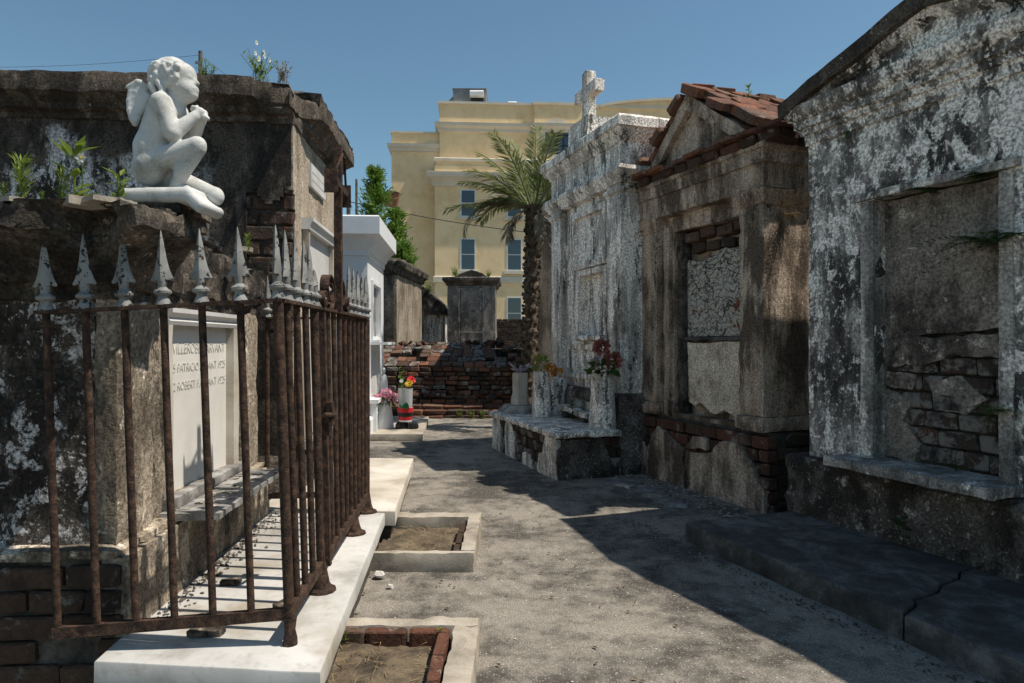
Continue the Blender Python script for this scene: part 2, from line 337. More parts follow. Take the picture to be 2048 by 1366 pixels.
def jag(pts, step=.06, amp=.02, seed=0.0):
    """ragged outline through 2-D points"""
    o = []
    for (a, b), (c, d) in zip(pts, pts[1:] + pts[:1]):
        L = math.hypot(c - a, d - b); m = max(1, int(L / step))
        for i in range(m):
            t = i / m; p = Vector((a + (c - a) * t, b + (d - b) * t, seed)); q = nv(p * 9) * amp + nv(p * 31) * amp * .5
            o.append((p.x + q.x, p.y + q.y))
    return o
def pix(px, py, Y): return Vector(((px - 1024) / F * Y, Y, CAMH - (py - 683) / F * Y))

# ------------------------------------------------------------------ ground
def lines(a, b, st): return [a + (b - a) * i / int(round((b - a) / st)) for i in range(int(round((b - a) / st)) + 1)]
gx = [-1500, -400, -100, -30, -12, -7] + lines(-5, 4, .09) + [7, 12, 30, 100, 400, 1500]
gy = [-1500, -300, -60, -15, -4, 0] + lines(1.5, 14.5, .1) + [17, 20, 30, 60, 200, 600, 1500]
mb = MB()
def gz(x, y):
    if not (-4.9 < x < 3.9 and 1.6 < y < 14.4): return 0.0
    p = Vector((x, y, 0)); e = .016 * noise.noise(p * 1.1) + .009 * noise.noise(p * 3.7) + .005 * noise.noise(p * 11)
    return e - .004
gi = [[len(mb.v) + 0 if mb.v.append(Vector((x, y, gz(x, y)))) else len(mb.v) - 1 for y in gy] for x in gx]
for i in range(len(gx) - 1):
    for j in range(len(gy) - 1): mb.f.append([gi[i][j], gi[i + 1][j], gi[i + 1][j + 1], gi[i][j + 1]])
tag(mb.build('ground', 'ground', smooth=180), 'shell-strewn asphalt path and ground between the tombs', kind='structure')

def wall_hole(mb, x0, x1, z0, z1, y, hole, depth, res):
    a, b, c, d = hole
    def ln(*k):
        o = []
        for p, q in zip(k, k[1:]):
            m = max(1, int(math.ceil((q - p) / res))); o += [p + (q - p) * i / m for i in range(m)]
        return o + [k[-1]]
    xs, zs = ln(x0, a, b, x1), ln(z0, c, d, z1)
    for i in range(len(xs) - 1):
        for j in range(len(zs) - 1):
            mx, mz = (xs[i] + xs[i + 1]) / 2, (zs[j] + zs[j + 1]) / 2
            if a < mx < b and c < mz < d: continue
            mb.poly([(xs[i], y, zs[j]), (xs[i + 1], y, zs[j]), (xs[i + 1], y, zs[j + 1]), (xs[i], y, zs[j + 1])])
    nz = max(1, int((d - c) / res)); nx = max(1, int((b - a) / res)); ny = max(1, int(depth / res))
    mb.patch((a, y, c), (0, depth, 0), (0, 0, d - c), ny, nz); mb.patch((b, y, c), (0, depth, 0), (0, 0, d - c), ny, nz)
    mb.patch((a, y, c), (b - a, 0, 0), (0, depth, 0), nx, ny); mb.patch((a, y, d), (b - a, 0, 0), (0, depth, 0), nx, ny)
    return mb
ROW = R(93.9)

# ------------------------------------------------------------------ marble slabs in front of the left row
def slab(name, label, pts, z0, z1, mat, cat='slab', chip=.006, res=.15, group=None, under=None, crown=0):
    t = thing(name, label, cat, (pts[0][0], pts[0][1], 0), 0, group); ox, oy = pts[0]
    (a, b), (c, d), (e, f), (g, h) = [(p[0] - ox, p[1] - oy) for p in pts]
    nx = max(2, int(math.hypot(c - a, d - b) / res)); ny = max(2, int(math.hypot(g - a, h - b) / res))
    m = MB()
    def P(u, v, z): return (a * (1 - u) * (1 - v) + c * u * (1 - v) + e * u * v + g * (1 - u) * v, b * (1 - u) * (1 - v) + d * u * (1 - v) + f * u * v + h * (1 - u) * v, z)
    bev = .008; rings = []
    def ring(z, ins):
        iu, iv = ins / max(.1, math.hypot(c - a, d - b)), ins / max(.1, math.hypot(g - a, h - b)); r = []
        lo_u, hi_u, lo_v, hi_v = iu, 1 - iu, iv, 1 - iv
        for i in range(nx): r.append(P(lo_u + (hi_u - lo_u) * i / nx, lo_v, z))
        for i in range(ny): r.append(P(hi_u, lo_v + (hi_v - lo_v) * i / ny, z))
        for i in range(nx): r.append(P(hi_u - (hi_u - lo_u) * i / nx, hi_v, z))
        for i in range(ny): r.append(P(lo_u, hi_v - (hi_v - lo_v) * i / ny, z))
        return r
    m.loft([ring(z0, 0), ring(z1 - bev, 0), ring(z1 - bev * .3, bev * .35), ring(z1, bev)])
    m.build('top', mat, t, amp=chip, freq=7, smooth=30)
    if under:
        u = MB(); u.loft([ring(-.05, .035), ring(z0 + .002, .035)]); u.build('plinth', under, t, amp=.008, freq=9)
    return t
slab('marble_slab', 'white marble slab under the rusty iron fence, nearest the camera', [(-1.61, 2.63), (-.713, 2.536), (-.913, 4.90), (-1.80, 4.96)], .135, .22, 'marble_slab', chip=.003, under='mortar')
slab('marble_slab', 'buff stained marble slab beyond the iron gate', [(-1.86, 4.97), (-.845, 4.93), (-1.035, 7.17), (-2.0, 7.2)], .12, .225, 'marble_buff', chip=.005, under='mortar')

# ------------------------------------------------------------------ near left tomb (carries the angel)
L1 = thing('stepped_tomb', 'low blackened tomb with inscribed white tablet behind the iron fence', 'tomb', (-1.72, 2.89, 0), ROW)
MB().box(-.05, 2.0, -.09, 1.5, -.1, .555, .09).build('base_core', 'mortar', L1, amp=.01, freq=7)
courses(L1, 'y', -.10, .80, .02, .53, -.085, .102, .26, .09, 'brick_dark', gap=.012, jit=.01, keep=lambda a, z: not (.1 < a < .22 and .1 < z < .26))
m = MB(); m.patch((-.06, -.115, -.05), (2.07, 0, 0), (0, 0, .60), 34, 11); m.patch((-.06, -.115, -.05), (0, .10, 0), (0, 0, .60), 2, 11); m.patch((-.06, -.115, .55), (2.07, 0, 0), (0, .1, 0), 34, 2)
m.build('base_render', 'l1front', L1, amp=.013, freq=6)
B(-.09, 2.03, -.10, 1.5, .545, .592, .07).build('base_ledge', 'l1front', L1, amp=.012, freq=6, chip=.02)
MB().box(0, 1.94, .05, 1.5, .58, 1.68, .07).build('side_wall', 'l1side', L1, amp=.012, freq=4)
m = wall_hole(MB(), .012, 1.93, .585, 1.68, -.012, (.56, 1.50, .66, 1.57), .05, .07); m.patch((.012, -.012, .585), (0, .07, 0), (0, 0, 1.095), 1, 15)
m.build('front_wall', 'l1front', L1, amp=.008, freq=4)
for a, b in ((-.012, .32), (1.60, 1.952)):
    B(a, b, -.055, .045, .585, 1.64, .06).build('pilaster', 'l1front', L1, amp=.009, freq=5, chip=.016)
B(.565, 1.50, .012, .06, .65, 1.58).build('tablet', 'tablet', L1)
prof = [(.0, 0), (.025, .0), (.032, .02), (.02, .035), (.03, .05), (.045, .062), (.045, .085), (0, .085)]
MB().loft([[(x, -.014 - o, 1.535 + z) for o, z in prof] for x in (.525, .8, 1.1, 1.585)]).build('tablet_lintel', 'marble', L1, amp=.002)
for a, b in ((.525, .575), (1.485, 1.585)):
    B(a, b, -.04, .02, .655, 1.537, .1).build('tablet_jamb', 'marble_buff', L1, amp=.002, chip=.004)
B(.50, 1.62, -.075, .0, .607, .665, .05).build('tablet_sill', 'marble_old', L1, amp=.004, chip=.008)
B(.45, 1.645, -.315, -.02, .568, .606, .06).build('shelf', 'marble_old', L1, amp=.003, chip=.006)
def inscription(parent, lines_, x, y, z, size, dz, mat, width=None):
    for i, s in enumerate(lines_):
        cu = bpy.data.curves.new('inscription', 'FONT'); cu.body = s; cu.size = size[i] if isinstance(size, list) else size; cu.extrude = .0012; cu.resolution_u = 2
        tmp = bpy.data.objects.new('inscription', cu); COL.objects.link(tmp); bpy.context.view_layer.update()
        me = bpy.data.meshes.new_from_object(tmp.evaluated_get(bpy.context.evaluated_depsgraph_get())); bpy.data.objects.remove(tmp)
        me.materials.clear(); xs = [v.co.x for v in me.vertices]; k = (width / (max(xs) - min(xs))) if width else 1
        for v in me.vertices: v.co = Vector((v.co.x * k, -v.co.z, v.co.y))
        link('inscription', me, mat, parent, (x, y, z - i * dz))
inscription(L1, ['LAVILLEROBE F.ARVANT', '1815 PATRICIO ARVANT 1925', '1882 ROBERT F.ARVANT 1925'], .59, .0105, 1.385, [.085, .068, .068], .098, 'engraved', .86)
def l1warp(q):
    if q.x < -.02:                      # the near side has lost a wedge of its cornice
        d = 1 - min(1, abs(q.y + .04) / .20); lim = -.30 + .22 * max(0, d) * (1 if q.z < 1.965 else .35); q.x = max(q.x, lim)
    if q.y < -.02 and q.x > .25:        # and the front is crumbled towards the far end
        k = noise.noise(Vector((q.x * 4, 1.3, 0))); q.y = max(q.y, -.30 + min(1, (q.x - .25) / .2) * .20 + .03 * (1 + k)); q.z -= .05 * max(0, q.x - .5) * (1 + k) * (q.z > 1.8)
    return q
MB().rect(.0, 1.94, -.0, 1.5, [(-.03, 1.60), (.03, 1.63), (.035, 1.69), (.07, 1.70), (.085, 1.76), (.17, 1.83), (.26, 1.88), (.30, 1.90), (.30, 1.95), (.29, 1.985)], .03).build('cornice', 'l1corn', L1, amp=.008, freq=7, warp=l1warp, smooth=28, rag=.03)
for a, b, c, d, e, f_ in ((-.04, .42, -.27, .12, 1.965, 2.02), (.03, .36, -.30, .08, 2.015, 2.05), (.4, 1.2, -.05, .3, 1.96, 2.02), (-.2, .1, .1, .7, 1.965, 1.995)):
    MB().box(a, b, c, d, e, f_, .035).build('stone_bed', 'l1corn', L1, amp=.006, freq=9, rag=.022, smooth=30)
random.seed(3)
for i in range(26):                      # broken flagstones and rubble on top
    x, y = random.uniform(-.26, 1.7), random.uniform(-.22, .55)
    if i < 13: x = random.uniform(-.2, -.02)
    a = random.uniform(.035, .085)
    m = MB(); o = jag([(-a, -a * .8), (a, -a * .7), (a * 1.1, a * .6), (-a * .8, a)], .04, .02, i * 1.3); m.prism(o, 2, 0, random.uniform(.014, .032))
    m.build('flagstone', 'concrete' if i % 3 else 'l1corn', L1, loc=(x, y, 1.978 + random.uniform(0, .012)), rot=(random.uniform(-.06, .06), random.uniform(-.06, .06), random.uniform(0, 6)), amp=.004, freq=12)

# ------------------------------------------------------------------ kneeling angel, grown as one surface from a distance field
def surface_nets(Fd, o, h):
    ins = Fd < 0; nx, ny, nz = Fd.shape
    C = [(i, j, k) for i in (0, 1) for j in (0, 1) for k in (0, 1)]
    sl = lambda A, c: A[c[0]:nx - 1 + c[0], c[1]:ny - 1 + c[1], c[2]:nz - 1 + c[2]]
    s8 = sum(sl(ins, c).astype(int) for c in C); act = (s8 > 0) & (s8 < 8)
    acc = np.zeros(act.shape + (3,)); cnt = np.zeros(act.shape)
    for c in C:
        for ax in range(3):
            if c[ax]: continue
            d = list(c); d[ax] = 1; a, b = sl(Fd, c), sl(Fd, d); m = (sl(ins, c) != sl(ins, d)) & act
            t = np.where(m, a / np.where(np.abs(a - b) < 1e-9, 1, a - b), 0)
            for q in range(3): acc[..., q] += np.where(m, c[q] + (t if q == ax else 0), 0)
            cnt += m
    idx = -np.ones(act.shape, int); idx[act] = np.arange(act.sum()); P = np.argwhere(act) + acc[act] / cnt[act][:, None]
    V = P * h + np.array(o); Fs = []
    for ax in range(3):
        u, v = (ax + 1) % 3, (ax + 2) % 3
        lo = [slice(1, -1)] * 3; lo[ax] = slice(0, -1); hi = [slice(1, -1)] * 3; hi[ax] = slice(1, None)
        ch = ins[tuple(lo)] != ins[tuple(hi)]; fl = ins[tuple(lo)]
        I = np.argwhere(ch); base = I.copy(); base[:, u] += 1; base[:, v] += 1
        def g(du, dv):
            q = base.copy(); q[:, u] -= du; q[:, v] -= dv; return idx[q[:, 0], q[:, 1], q[:, 2]]
        q = np.stack([g(1, 1), g(0, 1), g(0, 0), g(1, 0)], 1); f = fl[tuple(I.T)]; q[~f] = q[~f][:, ::-1]; Fs.append(q[(q >= 0).all(1)])
    return V, np.concatenate(Fs)
class SDF:
    def __init__(s, lo, hi, h):
        s.lo, s.h = np.array(lo, float), h; s.n = np.ceil((np.array(hi) - s.lo) / h).astype(int) + 1; s.F = np.full(s.n, 1.0)
    def sub(s, a, b, pad):
        i0 = np.maximum(0, np.floor((np.minimum(a, b) - pad - s.lo) / s.h).astype(int)); i1 = np.minimum(s.n, np.ceil((np.maximum(a, b) + pad - s.lo) / s.h).astype(int) + 1)
        g = np.meshgrid(*[s.lo[k] + s.h * np.arange(i0[k], i1[k]) for k in range(3)], indexing='ij'); return tuple(slice(i0[k], i1[k]) for k in range(3)), np.stack(g, -1)
    def blend(s, sl, d, k):
        F0 = s.F[sl]; hh = np.clip(.5 + .5 * (F0 - d) / k, 0, 1); s.F[sl] = F0 * (1 - hh) + d * hh - k * hh * (1 - hh)
    def cone(s, a, b, r1, r2, k=.02):
        a, b = np.array(a, float), np.array(b, float); sl, X = s.sub(a, b, max(r1, r2) + 3 * k + .02); ab = b - a
        t = np.clip(((X - a) @ ab) / max(1e-9, ab @ ab), 0, 1); s.blend(sl, np.linalg.norm(X - a - t[..., None] * ab, axis=-1) - (r1 + (r2 - r1) * t), k)
    def ell(s, c, r, k=.02):
        c, r = np.array(c, float), np.array(r, float); sl, X = s.sub(c - r, c + r, 3 * k + .02); q = np.linalg.norm((X - c) / r, axis=-1); s.blend(sl, (q - 1) * r.min(), k)
    def rbox(s, c, hf, rd, ang=0, k=.01):
        c = np.array(c, float); hf = np.array(hf, float); sl, X = s.sub(c - hf.max() - .02, c + hf.max() + .02, .03); Q = X - c
        ca, sa = math.cos(ang), math.sin(ang); Q = np.stack([Q[..., 0] * ca + Q[..., 2] * sa, Q[..., 1], -Q[..., 0] * sa + Q[..., 2] * ca], -1)
        q = np.abs(Q) - hf + rd; s.blend(sl, np.linalg.norm(np.maximum(q, 0), axis=-1) + np.minimum(q.max(-1), 0) - rd, k)
def angel():
    U = .0006
    def z(x, y, d=0): return ((x - 450) * U, d * U, (1310 - y) * U)
    t = thing('angel_statue', 'white kneeling praying child angel statue on top of the blackened tomb', 'statue', (-1.517, 3.05, 1.995), R(-3))
    s = SDF((-.24, -.2, -.05), (.29, .2, .78), .0045)
    c = lambda a, b, r1, r2, k=22: s.cone(z(*a), z(*b), r1 * U, r2 * U, k * U)
    e = lambda a, r, k=18: s.ell(z(*a), [q * U for q in (r[0], r[2], r[1])], k * U)
    for sd in (-1, 1):                                     # trunk
        c((395, 545, 50 * sd), (325, 790, 52 * sd), 108, 118, 40); c((325, 790, 52 * sd), (320, 930, 62 * sd), 118, 114, 40); e((312, 965, 70 * sd), (112, 112, 92), 30)
        c((415, 470, 80 * sd), (400, 560, 60 * sd), 66, 80, 40)
    c((470, 380, 0), (455, 500, 0), 74, 88, 35)            # neck
    e((440, 245, 0), (148, 140, 124), 20); e((520, 305, 0), (98, 118, 96), 30); e((560, 235, 0), (60, 75, 88), 30)
    for sd in (-1, 1): e((555, 350, 45 * sd), (60, 58, 44), 22); e((596, 268, 36 * sd), (20, 12, 22), 10)
    e((600, 392, 0), (40, 34, 42), 22); c((560, 400, 0), (500, 400, 0), 46, 60, 30)
    e((592, 345, 0), (48, 62, 52), 20); c((606, 262, 0), (640, 302, 0), 12, 16, 14); e((622, 308, 0), (18, 13, 24), 10); e((632, 342, 0), (14, 9, 26), 9); e((630, 361, 0), (14, 10, 24), 9); e((612, 352, 0), (26, 30, 36), 12)
    rs = random.Random(5)                                  # curls
    for i in range(190):
        th, ph = rs.uniform(0, 6.283), math.acos(rs.uniform(-.75, .98)); dx, dy, dz = math.sin(ph) * math.cos(th), math.sin(ph) * math.sin(th), math.cos(ph)
        if dx > .62 and dz < .55: continue
        p = (440 + 146 * dx, 245 - 138 * dz, 122 * dy); r = rs.uniform(15, 24) if dz < .45 else rs.uniform(9, 13)
        if dz > .45: p = (440 + 138 * dx, 245 - 130 * dz, 115 * dy)
        q = (p[0] + rs.uniform(-22, 22), p[1] + rs.uniform(10, 38), p[2]); c(p, q, r, r * .7, 11)
    for sd in (-1, 1):
        for pts in (((395, 270), (405, 330), (430, 365), (445, 410)), ((500, 260), (510, 300), (495, 335)), ((360, 300), (350, 350), (370, 390)), ((545, 215), (520, 250), (535, 290))):
            for p, q in zip(pts, pts[1:]): c((*p, 112 * sd), (*q, 108 * sd), 24, 20, 8)
        c((428, 478, 118 * sd), (520, 705, 122 * sd), 74, 62, 26); c((520, 705, 122 * sd), (640, 566, 44 * sd), 60, 40, 16)   # arms
        c((640, 566, 44 * sd), (672, 520, 22 * sd), 35, 34, 14)
        for i in range(4): c((622 + 20 * i, 486 + 7 * i * i * .6, 30 * sd), (650 + 20 * i, 520 + 10 * i, -14 * sd), 15, 12, 5)
        c((668, 545, 26 * sd), (716, 562, 8 * sd), 20, 14, 8); c((612, 500, 24 * sd), (640, 474, 6 * sd), 15, 12, 6)
    c((315, 925, -78), (672, 792, -84), 104, 66, 22); e((690, 785, -84), (56, 62, 58), 20); c((684, 815, -84), (520, 1070, -78), 58, 42, 12)
    c((505, 1092, -80), (610, 1104, -84), 34, 26, 14); e((560, 940, -84), (58, 90, 52), 24)
    c((330, 960, 78), (735, 1120, 70), 98, 62, 26); e((748, 1130, 66), (56, 66, 60), 20); c((735, 1140, 74), (460, 1120, 84), 52, 44, 16)
    fig = s
    V, Fc = surface_nets(fig.F, fig.lo, fig.h); me = bpy.data.meshes.new('figure'); me.from_pydata(V.tolist(), [], Fc.tolist()); me.validate()
    me.polygons.foreach_set('use_smooth', [True] * len(me.polygons)); link('figure', me, 'statue', t)
    s = SDF((-.24, -.2, -.08), (.30, .2, .2), .006)
    s.rbox(z(425, 1163, 0), (282 * U, 195 * U, 60 * U), 50 * U, 0, 14 * U); s.rbox(z(700, 1208, -30), (98 * U, 165 * U, 46 * U), 34 * U, -R(42), 14 * U)
    V, Fc = surface_nets(s.F, s.lo, s.h); me = bpy.data.meshes.new('cushion'); me.from_pydata(V.tolist(), [], Fc.tolist()); me.validate()
    me.polygons.foreach_set('use_smooth', [True] * len(me.polygons)); link('cushion', me, 'statue', t)
    for sd in (-1, 1):
        out = [(300, 470), (296, 360), (275, 318), (232, 298), (175, 328), (146, 380), (134, 450), (140, 530), (162, 600), (192, 645), (222, 590), (262, 520)]
        out = [(300 + (x - 300) * .86, 440 + (y - 440) * .9) for x, y in out]
        sw = SDF((-.24, -.2, .35), (0, .2, .66), .0045)
        for i, p in enumerate(out[3:10]):
            sw.cone(z(300, 430, 62 * sd), z(p[0] + 14, p[1], (78 + i * 3) * sd), 30 * U, 15 * U, 20 * U)
            p2 = out[3:11][i + 1]; sw.cone(z((p[0] + p2[0]) / 2 + 12, (p[1] + p2[1]) / 2, (79 + i * 3) * sd), z(290, 440, 62 * sd), 17 * U, 28 * U, 20 * U); sw.cone(z(p[0] + 14, p[1], (78 + i * 3) * sd), z(p2[0] + 14, p2[1], (80 + i * 3) * sd), 14 * U, 14 * U, 14 * U)
        sw.cone(z(296, 350, 64 * sd), z(232, 312, 80 * sd), 24 * U, 20 * U, 10 * U); sw.cone(z(232, 312, 80 * sd), z(160, 350, 88 * sd), 20 * U, 14 * U, 10 * U)
        V, Fc = surface_nets(sw.F, sw.lo, sw.h); me = bpy.data.meshes.new('wing'); me.from_pydata(V.tolist(), [], Fc.tolist()); me.validate()
        me.polygons.foreach_set('use_smooth', [True] * len(me.polygons)); link('wing', me, 'statue', t)
angel()

# ------------------------------------------------------------------ iron fence and gate
FO = (-.90, 2.77, .22)
fence = thing('iron_fence', 'rusty iron fence with grey spear finials around the inscribed tomb', 'fence', FO, ROW)
gate = thing('iron_gate', 'rusty iron gate with scrolls and a tall iron cross', 'gate', FO, ROW)
HB, HT = .15, 1.39
def lean(q): return Vector((q.x, q.y + .035 * q.z * max(0, 1 - q.x / 2.15), q.z))
def fr(q): return Vector((q.x, q.y + .035 * q.z, q.z - .057 * q.y))
def finial(parent, x, y, along_x, warp, short=1.0):
    m = MB(); rings = []; n = 12
    for r, zz in ((.031, 0), (.03, .006), (.02, .028), (.019, .036), (.033, .045), (.034, .055), (.022, .064), (.017, .07), (.019, .1)):
        rings.append([(x + r * math.cos(6.283 * i / n), y + r * math.sin(6.283 * i / n), HT + .012 + zz) for i in range(n)])
    m.loft(rings); rings = []
    for wd, th, zz in ((.041, .010, .094), (.047, .016, .1), (.036, .019, .122), (.027, .017, .15), (.019, .014, .19), (.013, .011, .235), (.006, .006, .275), (.0015, .0015, .30)):
        zz = .094 + (zz - .094) * short; a, b = (wd, th) if along_x else (th, wd)
        pts = []
        for u, v in ((1, 0), (.5, .62), (0, 1), (-.5, .62), (-1, 0), (-.5, -.62), (0, -1), (.5, -.62)):
            dip = .012 * (1 - abs(u if along_x else v)) if zz < .098 else 0
            pts.append((x + a * u, y + b * v, HT + .012 + zz + dip))
        rings.append(pts)
    m.loft(rings); m.build('finial', 'finial', parent, warp=warp, smooth=35)
def rbar(parent, x, y, z0, z1, r, warp, name='bar'):
    MB().lathe([(r, z0 + (z1 - z0) * i / 7) for i in range(8)], 10, (x, y)).build(name, 'rust', parent, warp=warp, amp=.0012, freq=25)
for i in range(7):
    y = .15 * i
    if i: rbar(fence, 0, y, HB, HT, .0148, fr)
    if i: finial(fence, 0, y, False, fr)
rbar(fence, 0, 0, .03, HT, .021, fr, 'corner_post'); finial(fence, 0, 0, True, fr)
MB().box(-.028, .028, -.02, .935, HT, HT + .014, .15).build('top_rail', 'rust', fence, warp=fr, amp=.0012, freq=30)
MB().box(-.016, .016, 0, .915, HB - .045, HB, .15).build('bottom_rail', 'rust', fence, warp=fr, amp=.0012, freq=30)
for x in (.13, .28, .43): rbar(fence, x, 0, HB, HT, .0152, lean); finial(fence, x, 0, True, lean)
rbar(fence, .60, 0, .06, HT, .021, lean, 'end_post'); finial(fence, .53, 0, True, lean); finial(fence, .62, 0, True, lean, .45)
MB().box(0, .66, -.028, .028, HT, HT + .014, .15).build('top_rail', 'rust', fence, warp=lean, amp=.0012, freq=30)
MB().box(0, .60, -.016, .016, HB - .045, HB, .15).build('bottom_rail', 'rust', fence, warp=lean, amp=.0012, freq=30)
foot = [(.075, 0), (.072, .012), (.05, .022), (.04, .05), (.028, .10), (.021, .15)]
MB().lathe([(.03, 0), (.028, .03), (.02, .06), (.026, .11)], 10, (0, 0)).build('foot', 'rust', fence, amp=.003, freq=20)
MB().lathe(foot, 12, (.60, 0), 0, 1).build('foot', 'rust', fence, amp=.004, freq=20)
# far return panel back to the tomb
for y in (.10, .30, .50, .70): rbar(fence, 2.15, y, HB, HT, .016, None); finial(fence, 2.15, y, False, None)
MB().box(2.125, 2.175, 0, .85, HT, HT + .014, .2).build('top_rail', 'rust', fence, amp=.001, freq=30)
MB().box(2.135, 2.165, 0, .85, HB - .04, HB, .2).build('bottom_rail', 'rust', fence, amp=.001, freq=30)
rbar(fence, 2.15, 0, .03, HT, .022, None, 'corner_post'); finial(fence, 2.15, 0, True, None)
MB().lathe(foot, 12, (2.15, 0)).build('foot', 'rust', fence, amp=.004, freq=20)
# gate
G0, G1 = .74, 2.09
MB().box(G0 - .02, G0 + .02, -.022, .022, HB - .07, HT, .12).build('stile', 'rust', gate, warp=lean, amp=.002, freq=25)
for i in range(1, 10):
    x = G0 + (G1 - G0) * i / 9; rbar(gate, x, 0, HB, HT, .0148, lean)
    if x > 1.36: finial(gate, x, 0, True, lean)
MB().box(G0 - .03, G1 + .02, -.028, .028, HT, HT + .014, .15).build('top_rail', 'rust', gate, warp=lean, amp=.0012, freq=30)
MB().box(G0, G1, -.016, .016, HB - .05, HB, .15).build('bottom_rail', 'rust', gate, warp=lean, amp=.0012, freq=30)
def scroll(cx, cz, r, hand):
    m = MB(); rings = []
    for i in range(40):
        a = i / 39 * 9.4; rr = r * (1 - .62 * i / 39); p = (cx + hand * rr * math.sin(a), cz - rr * math.cos(a)); d = Vector((p[0] - cx, 0, p[1] - cz)).normalized()
        rings.append([(p[0] - d.x * .005, -.024, p[1] - d.z * .005), (p[0] + d.x * .005, -.024, p[1] + d.z * .005), (p[0] + d.x * .005, .024, p[1] + d.z * .005), (p[0] - d.x * .005, .024, p[1] - d.z * .005)])
    m.loft(rings); o = m.build('scroll', 'rust', gate, warp=lean)
    k = MB(); k.lathe([(.001, -.03), (.018, -.022), (.026, 0), (.018, .022), (.001, .03)], 10); k.build('boss', 'finial', o, loc=(cx, .035, cz), amp=.008, freq=60)
scroll(.90, HT + .115, .10, 1); scroll(1.20, HT + .115, .10, -1); scroll(.77, HT + .06, .05, -1); scroll(1.34, HT + .06, .05, 1)
MB().box(1.025, 1.075, -.02, .02, HT + .014, 2.32, .12).build('cross_post', 'rust', gate, amp=.003, freq=20)
m = MB(); m.box(.84, 1.0245, -.022, .022, 2.075, 2.115, .05); m.box(1.0755, 1.26, -.022, .022, 2.075, 2.115, .05); m.box(.835, .85, -.035, .035, 2.02, 2.15); m.box(1.25, 1.265, -.035, .035, 2.02, 2.15)
m.tube([(.87, -.01, 2.13), (.95, -.02, 2.2), (1.02, -.03, 2.27)], .007); m.tube([(1.23, -.01, 2.13), (1.15, -.02, 2.2), (1.08, -.03, 2.27)], .007)
m.build('cross_arm', 'rust', gate, amp=.002, freq=20)
m = MB().box(G0 - .03, G0 + .04, -.05, -.0225, .80, .92, .03); m.tube([(G0 - .13, -.03, .865), (G0 - .06, -.045, .86), (G0 + .02, -.055, .85)], .011); m.build('latch', 'rust', gate, amp=.004, freq=30, warp=lean)
MB().lathe(foot, 12, (1.60, 0)).build('foot', 'rust', gate, amp=.004, freq=20)

# ------------------------------------------------------------------ tall tomb behind the angel
L3 = thing('tall_tomb', 'tall blackened tomb with exposed corner bricks behind the angel statue', 'tomb', (-1.81, 5.6, 0), ROW)
MB().box(.03, 1.9, .03, 3.3, -.05, 3.3, .12).build('core', 'mortar', L3)
hole = [(0.0, 1.45), (.17, 1.50), (.19, 1.95), (.20, 2.08), (.33, 2.10), (.37, 2.35), (.36, 2.62), (.28, 2.70), (.18, 2.55), (.10, 2.62), (0.0, 2.78)]
hz = jag(hole, .05, .016, 2.0)
outer = [(3.3, -.05), (3.3, 3.3), (0, 3.3)]
side = [(0, 3.3)] + [p for p in reversed(hz)][0:] + [(0, -.05), (3.3, -.05), (3.3, 3.3)]
# plaster on the side facing the camera, with a ragged hole that shows the bricks of the corner
m = MB(); res = .06
import mathutils.geometry as mg
def inside(p, poly):
    c = False; j = len(poly) - 1
    for i in range(len(poly)):
        if (poly[i][1] > p[1]) != (poly[j][1] > p[1]) and p[0] < (poly[j][0] - poly[i][0]) * (p[1] - poly[i][1]) / (poly[j][1] - poly[i][1]) + poly[i][0]: c = not c
        j = i
    return c
def holed(parent, name, mat, plane, a0, a1, z0, z1, at, polys, res, thick, amp=.008, seed=0.0):
    """plaster coat on a wall face with ragged holes cut out of it"""
    m = MB(); na, nz = int((a1 - a0) / res), int((z1 - z0) / res); ok = {}
    def P(a, z, d): return (a, at + d, z) if plane == 'x' else (at + d, a, z)
    for i in range(na):
        for j in range(nz):
            a, z = a0 + (i + .5) * (a1 - a0) / na, z0 + (j + .5) * (z1 - z0) / nz; q = nv(Vector((a * 7, z * 7, seed))) * .03
            ok[i, j] = not any(inside((a + q.x, z + q.y), p) for p in polys)
    A = lambda i: a0 + i * (a1 - a0) / na; Z = lambda j: z0 + j * (z1 - z0) / nz
    for (i, j), v in ok.items():
        if not v: continue
        m.poly([P(A(i), Z(j), 0), P(A(i + 1), Z(j), 0), P(A(i + 1), Z(j + 1), 0), P(A(i), Z(j + 1), 0)])
        for di, dj, e in ((-1, 0, ((i, j), (i, j + 1))), (1, 0, ((i + 1, j), (i + 1, j + 1))), (0, -1, ((i, j), (i + 1, j))), (0, 1, ((i, j + 1), (i + 1, j + 1)))):
            if not ok.get((i + di, j + dj), False):
                (p, q), (r, s_) = e; m.poly([P(A(p), Z(q), 0), P(A(r), Z(s_), 0), P(A(r), Z(s_), thick), P(A(p), Z(q), thick)])
    return m.build(name, mat, parent, amp=amp, freq=9, seed=seed, smooth=60)
holed(L3, 'side_plaster', 'l3side', 'y', 0, 3.3, -.05, 3.3, -.013, [hole], .03, .045, .006)
courses(L3, 'y', -.012, .42, 1.40, 2.78, .006, .125, .27, .1, 'brick_dark', gap=.014, jit=.006, keep=lambda a, z: inside((a, z), [(-.1, 1.3), (.25, 1.35), (.28, 2.0), (.46, 2.02), (.46, 2.8), (-.1, 2.85)]))
holed(L3, 'front_plaster', 'l3front', 'x', 0.0, 1.9, -.05, 3.3, -.012, [[(-.1, 1.42), (.075, 1.5), (.09, 2.1), (.06, 2.68), (-.1, 2.75)]], .03, .045, .006)
courses(L3, 'x', -.004, .15, 1.40, 2.78, .004, .125, .16, .06, 'brick', gap=.012)
prof = [(0, 3.23), (.03, 3.235), (.035, 3.28), (.08, 3.30), (.09, 3.34), (.16, 3.40), (.18, 3.41), (.18, 3.53), (.17, 3.56), (.10, 3.565)]
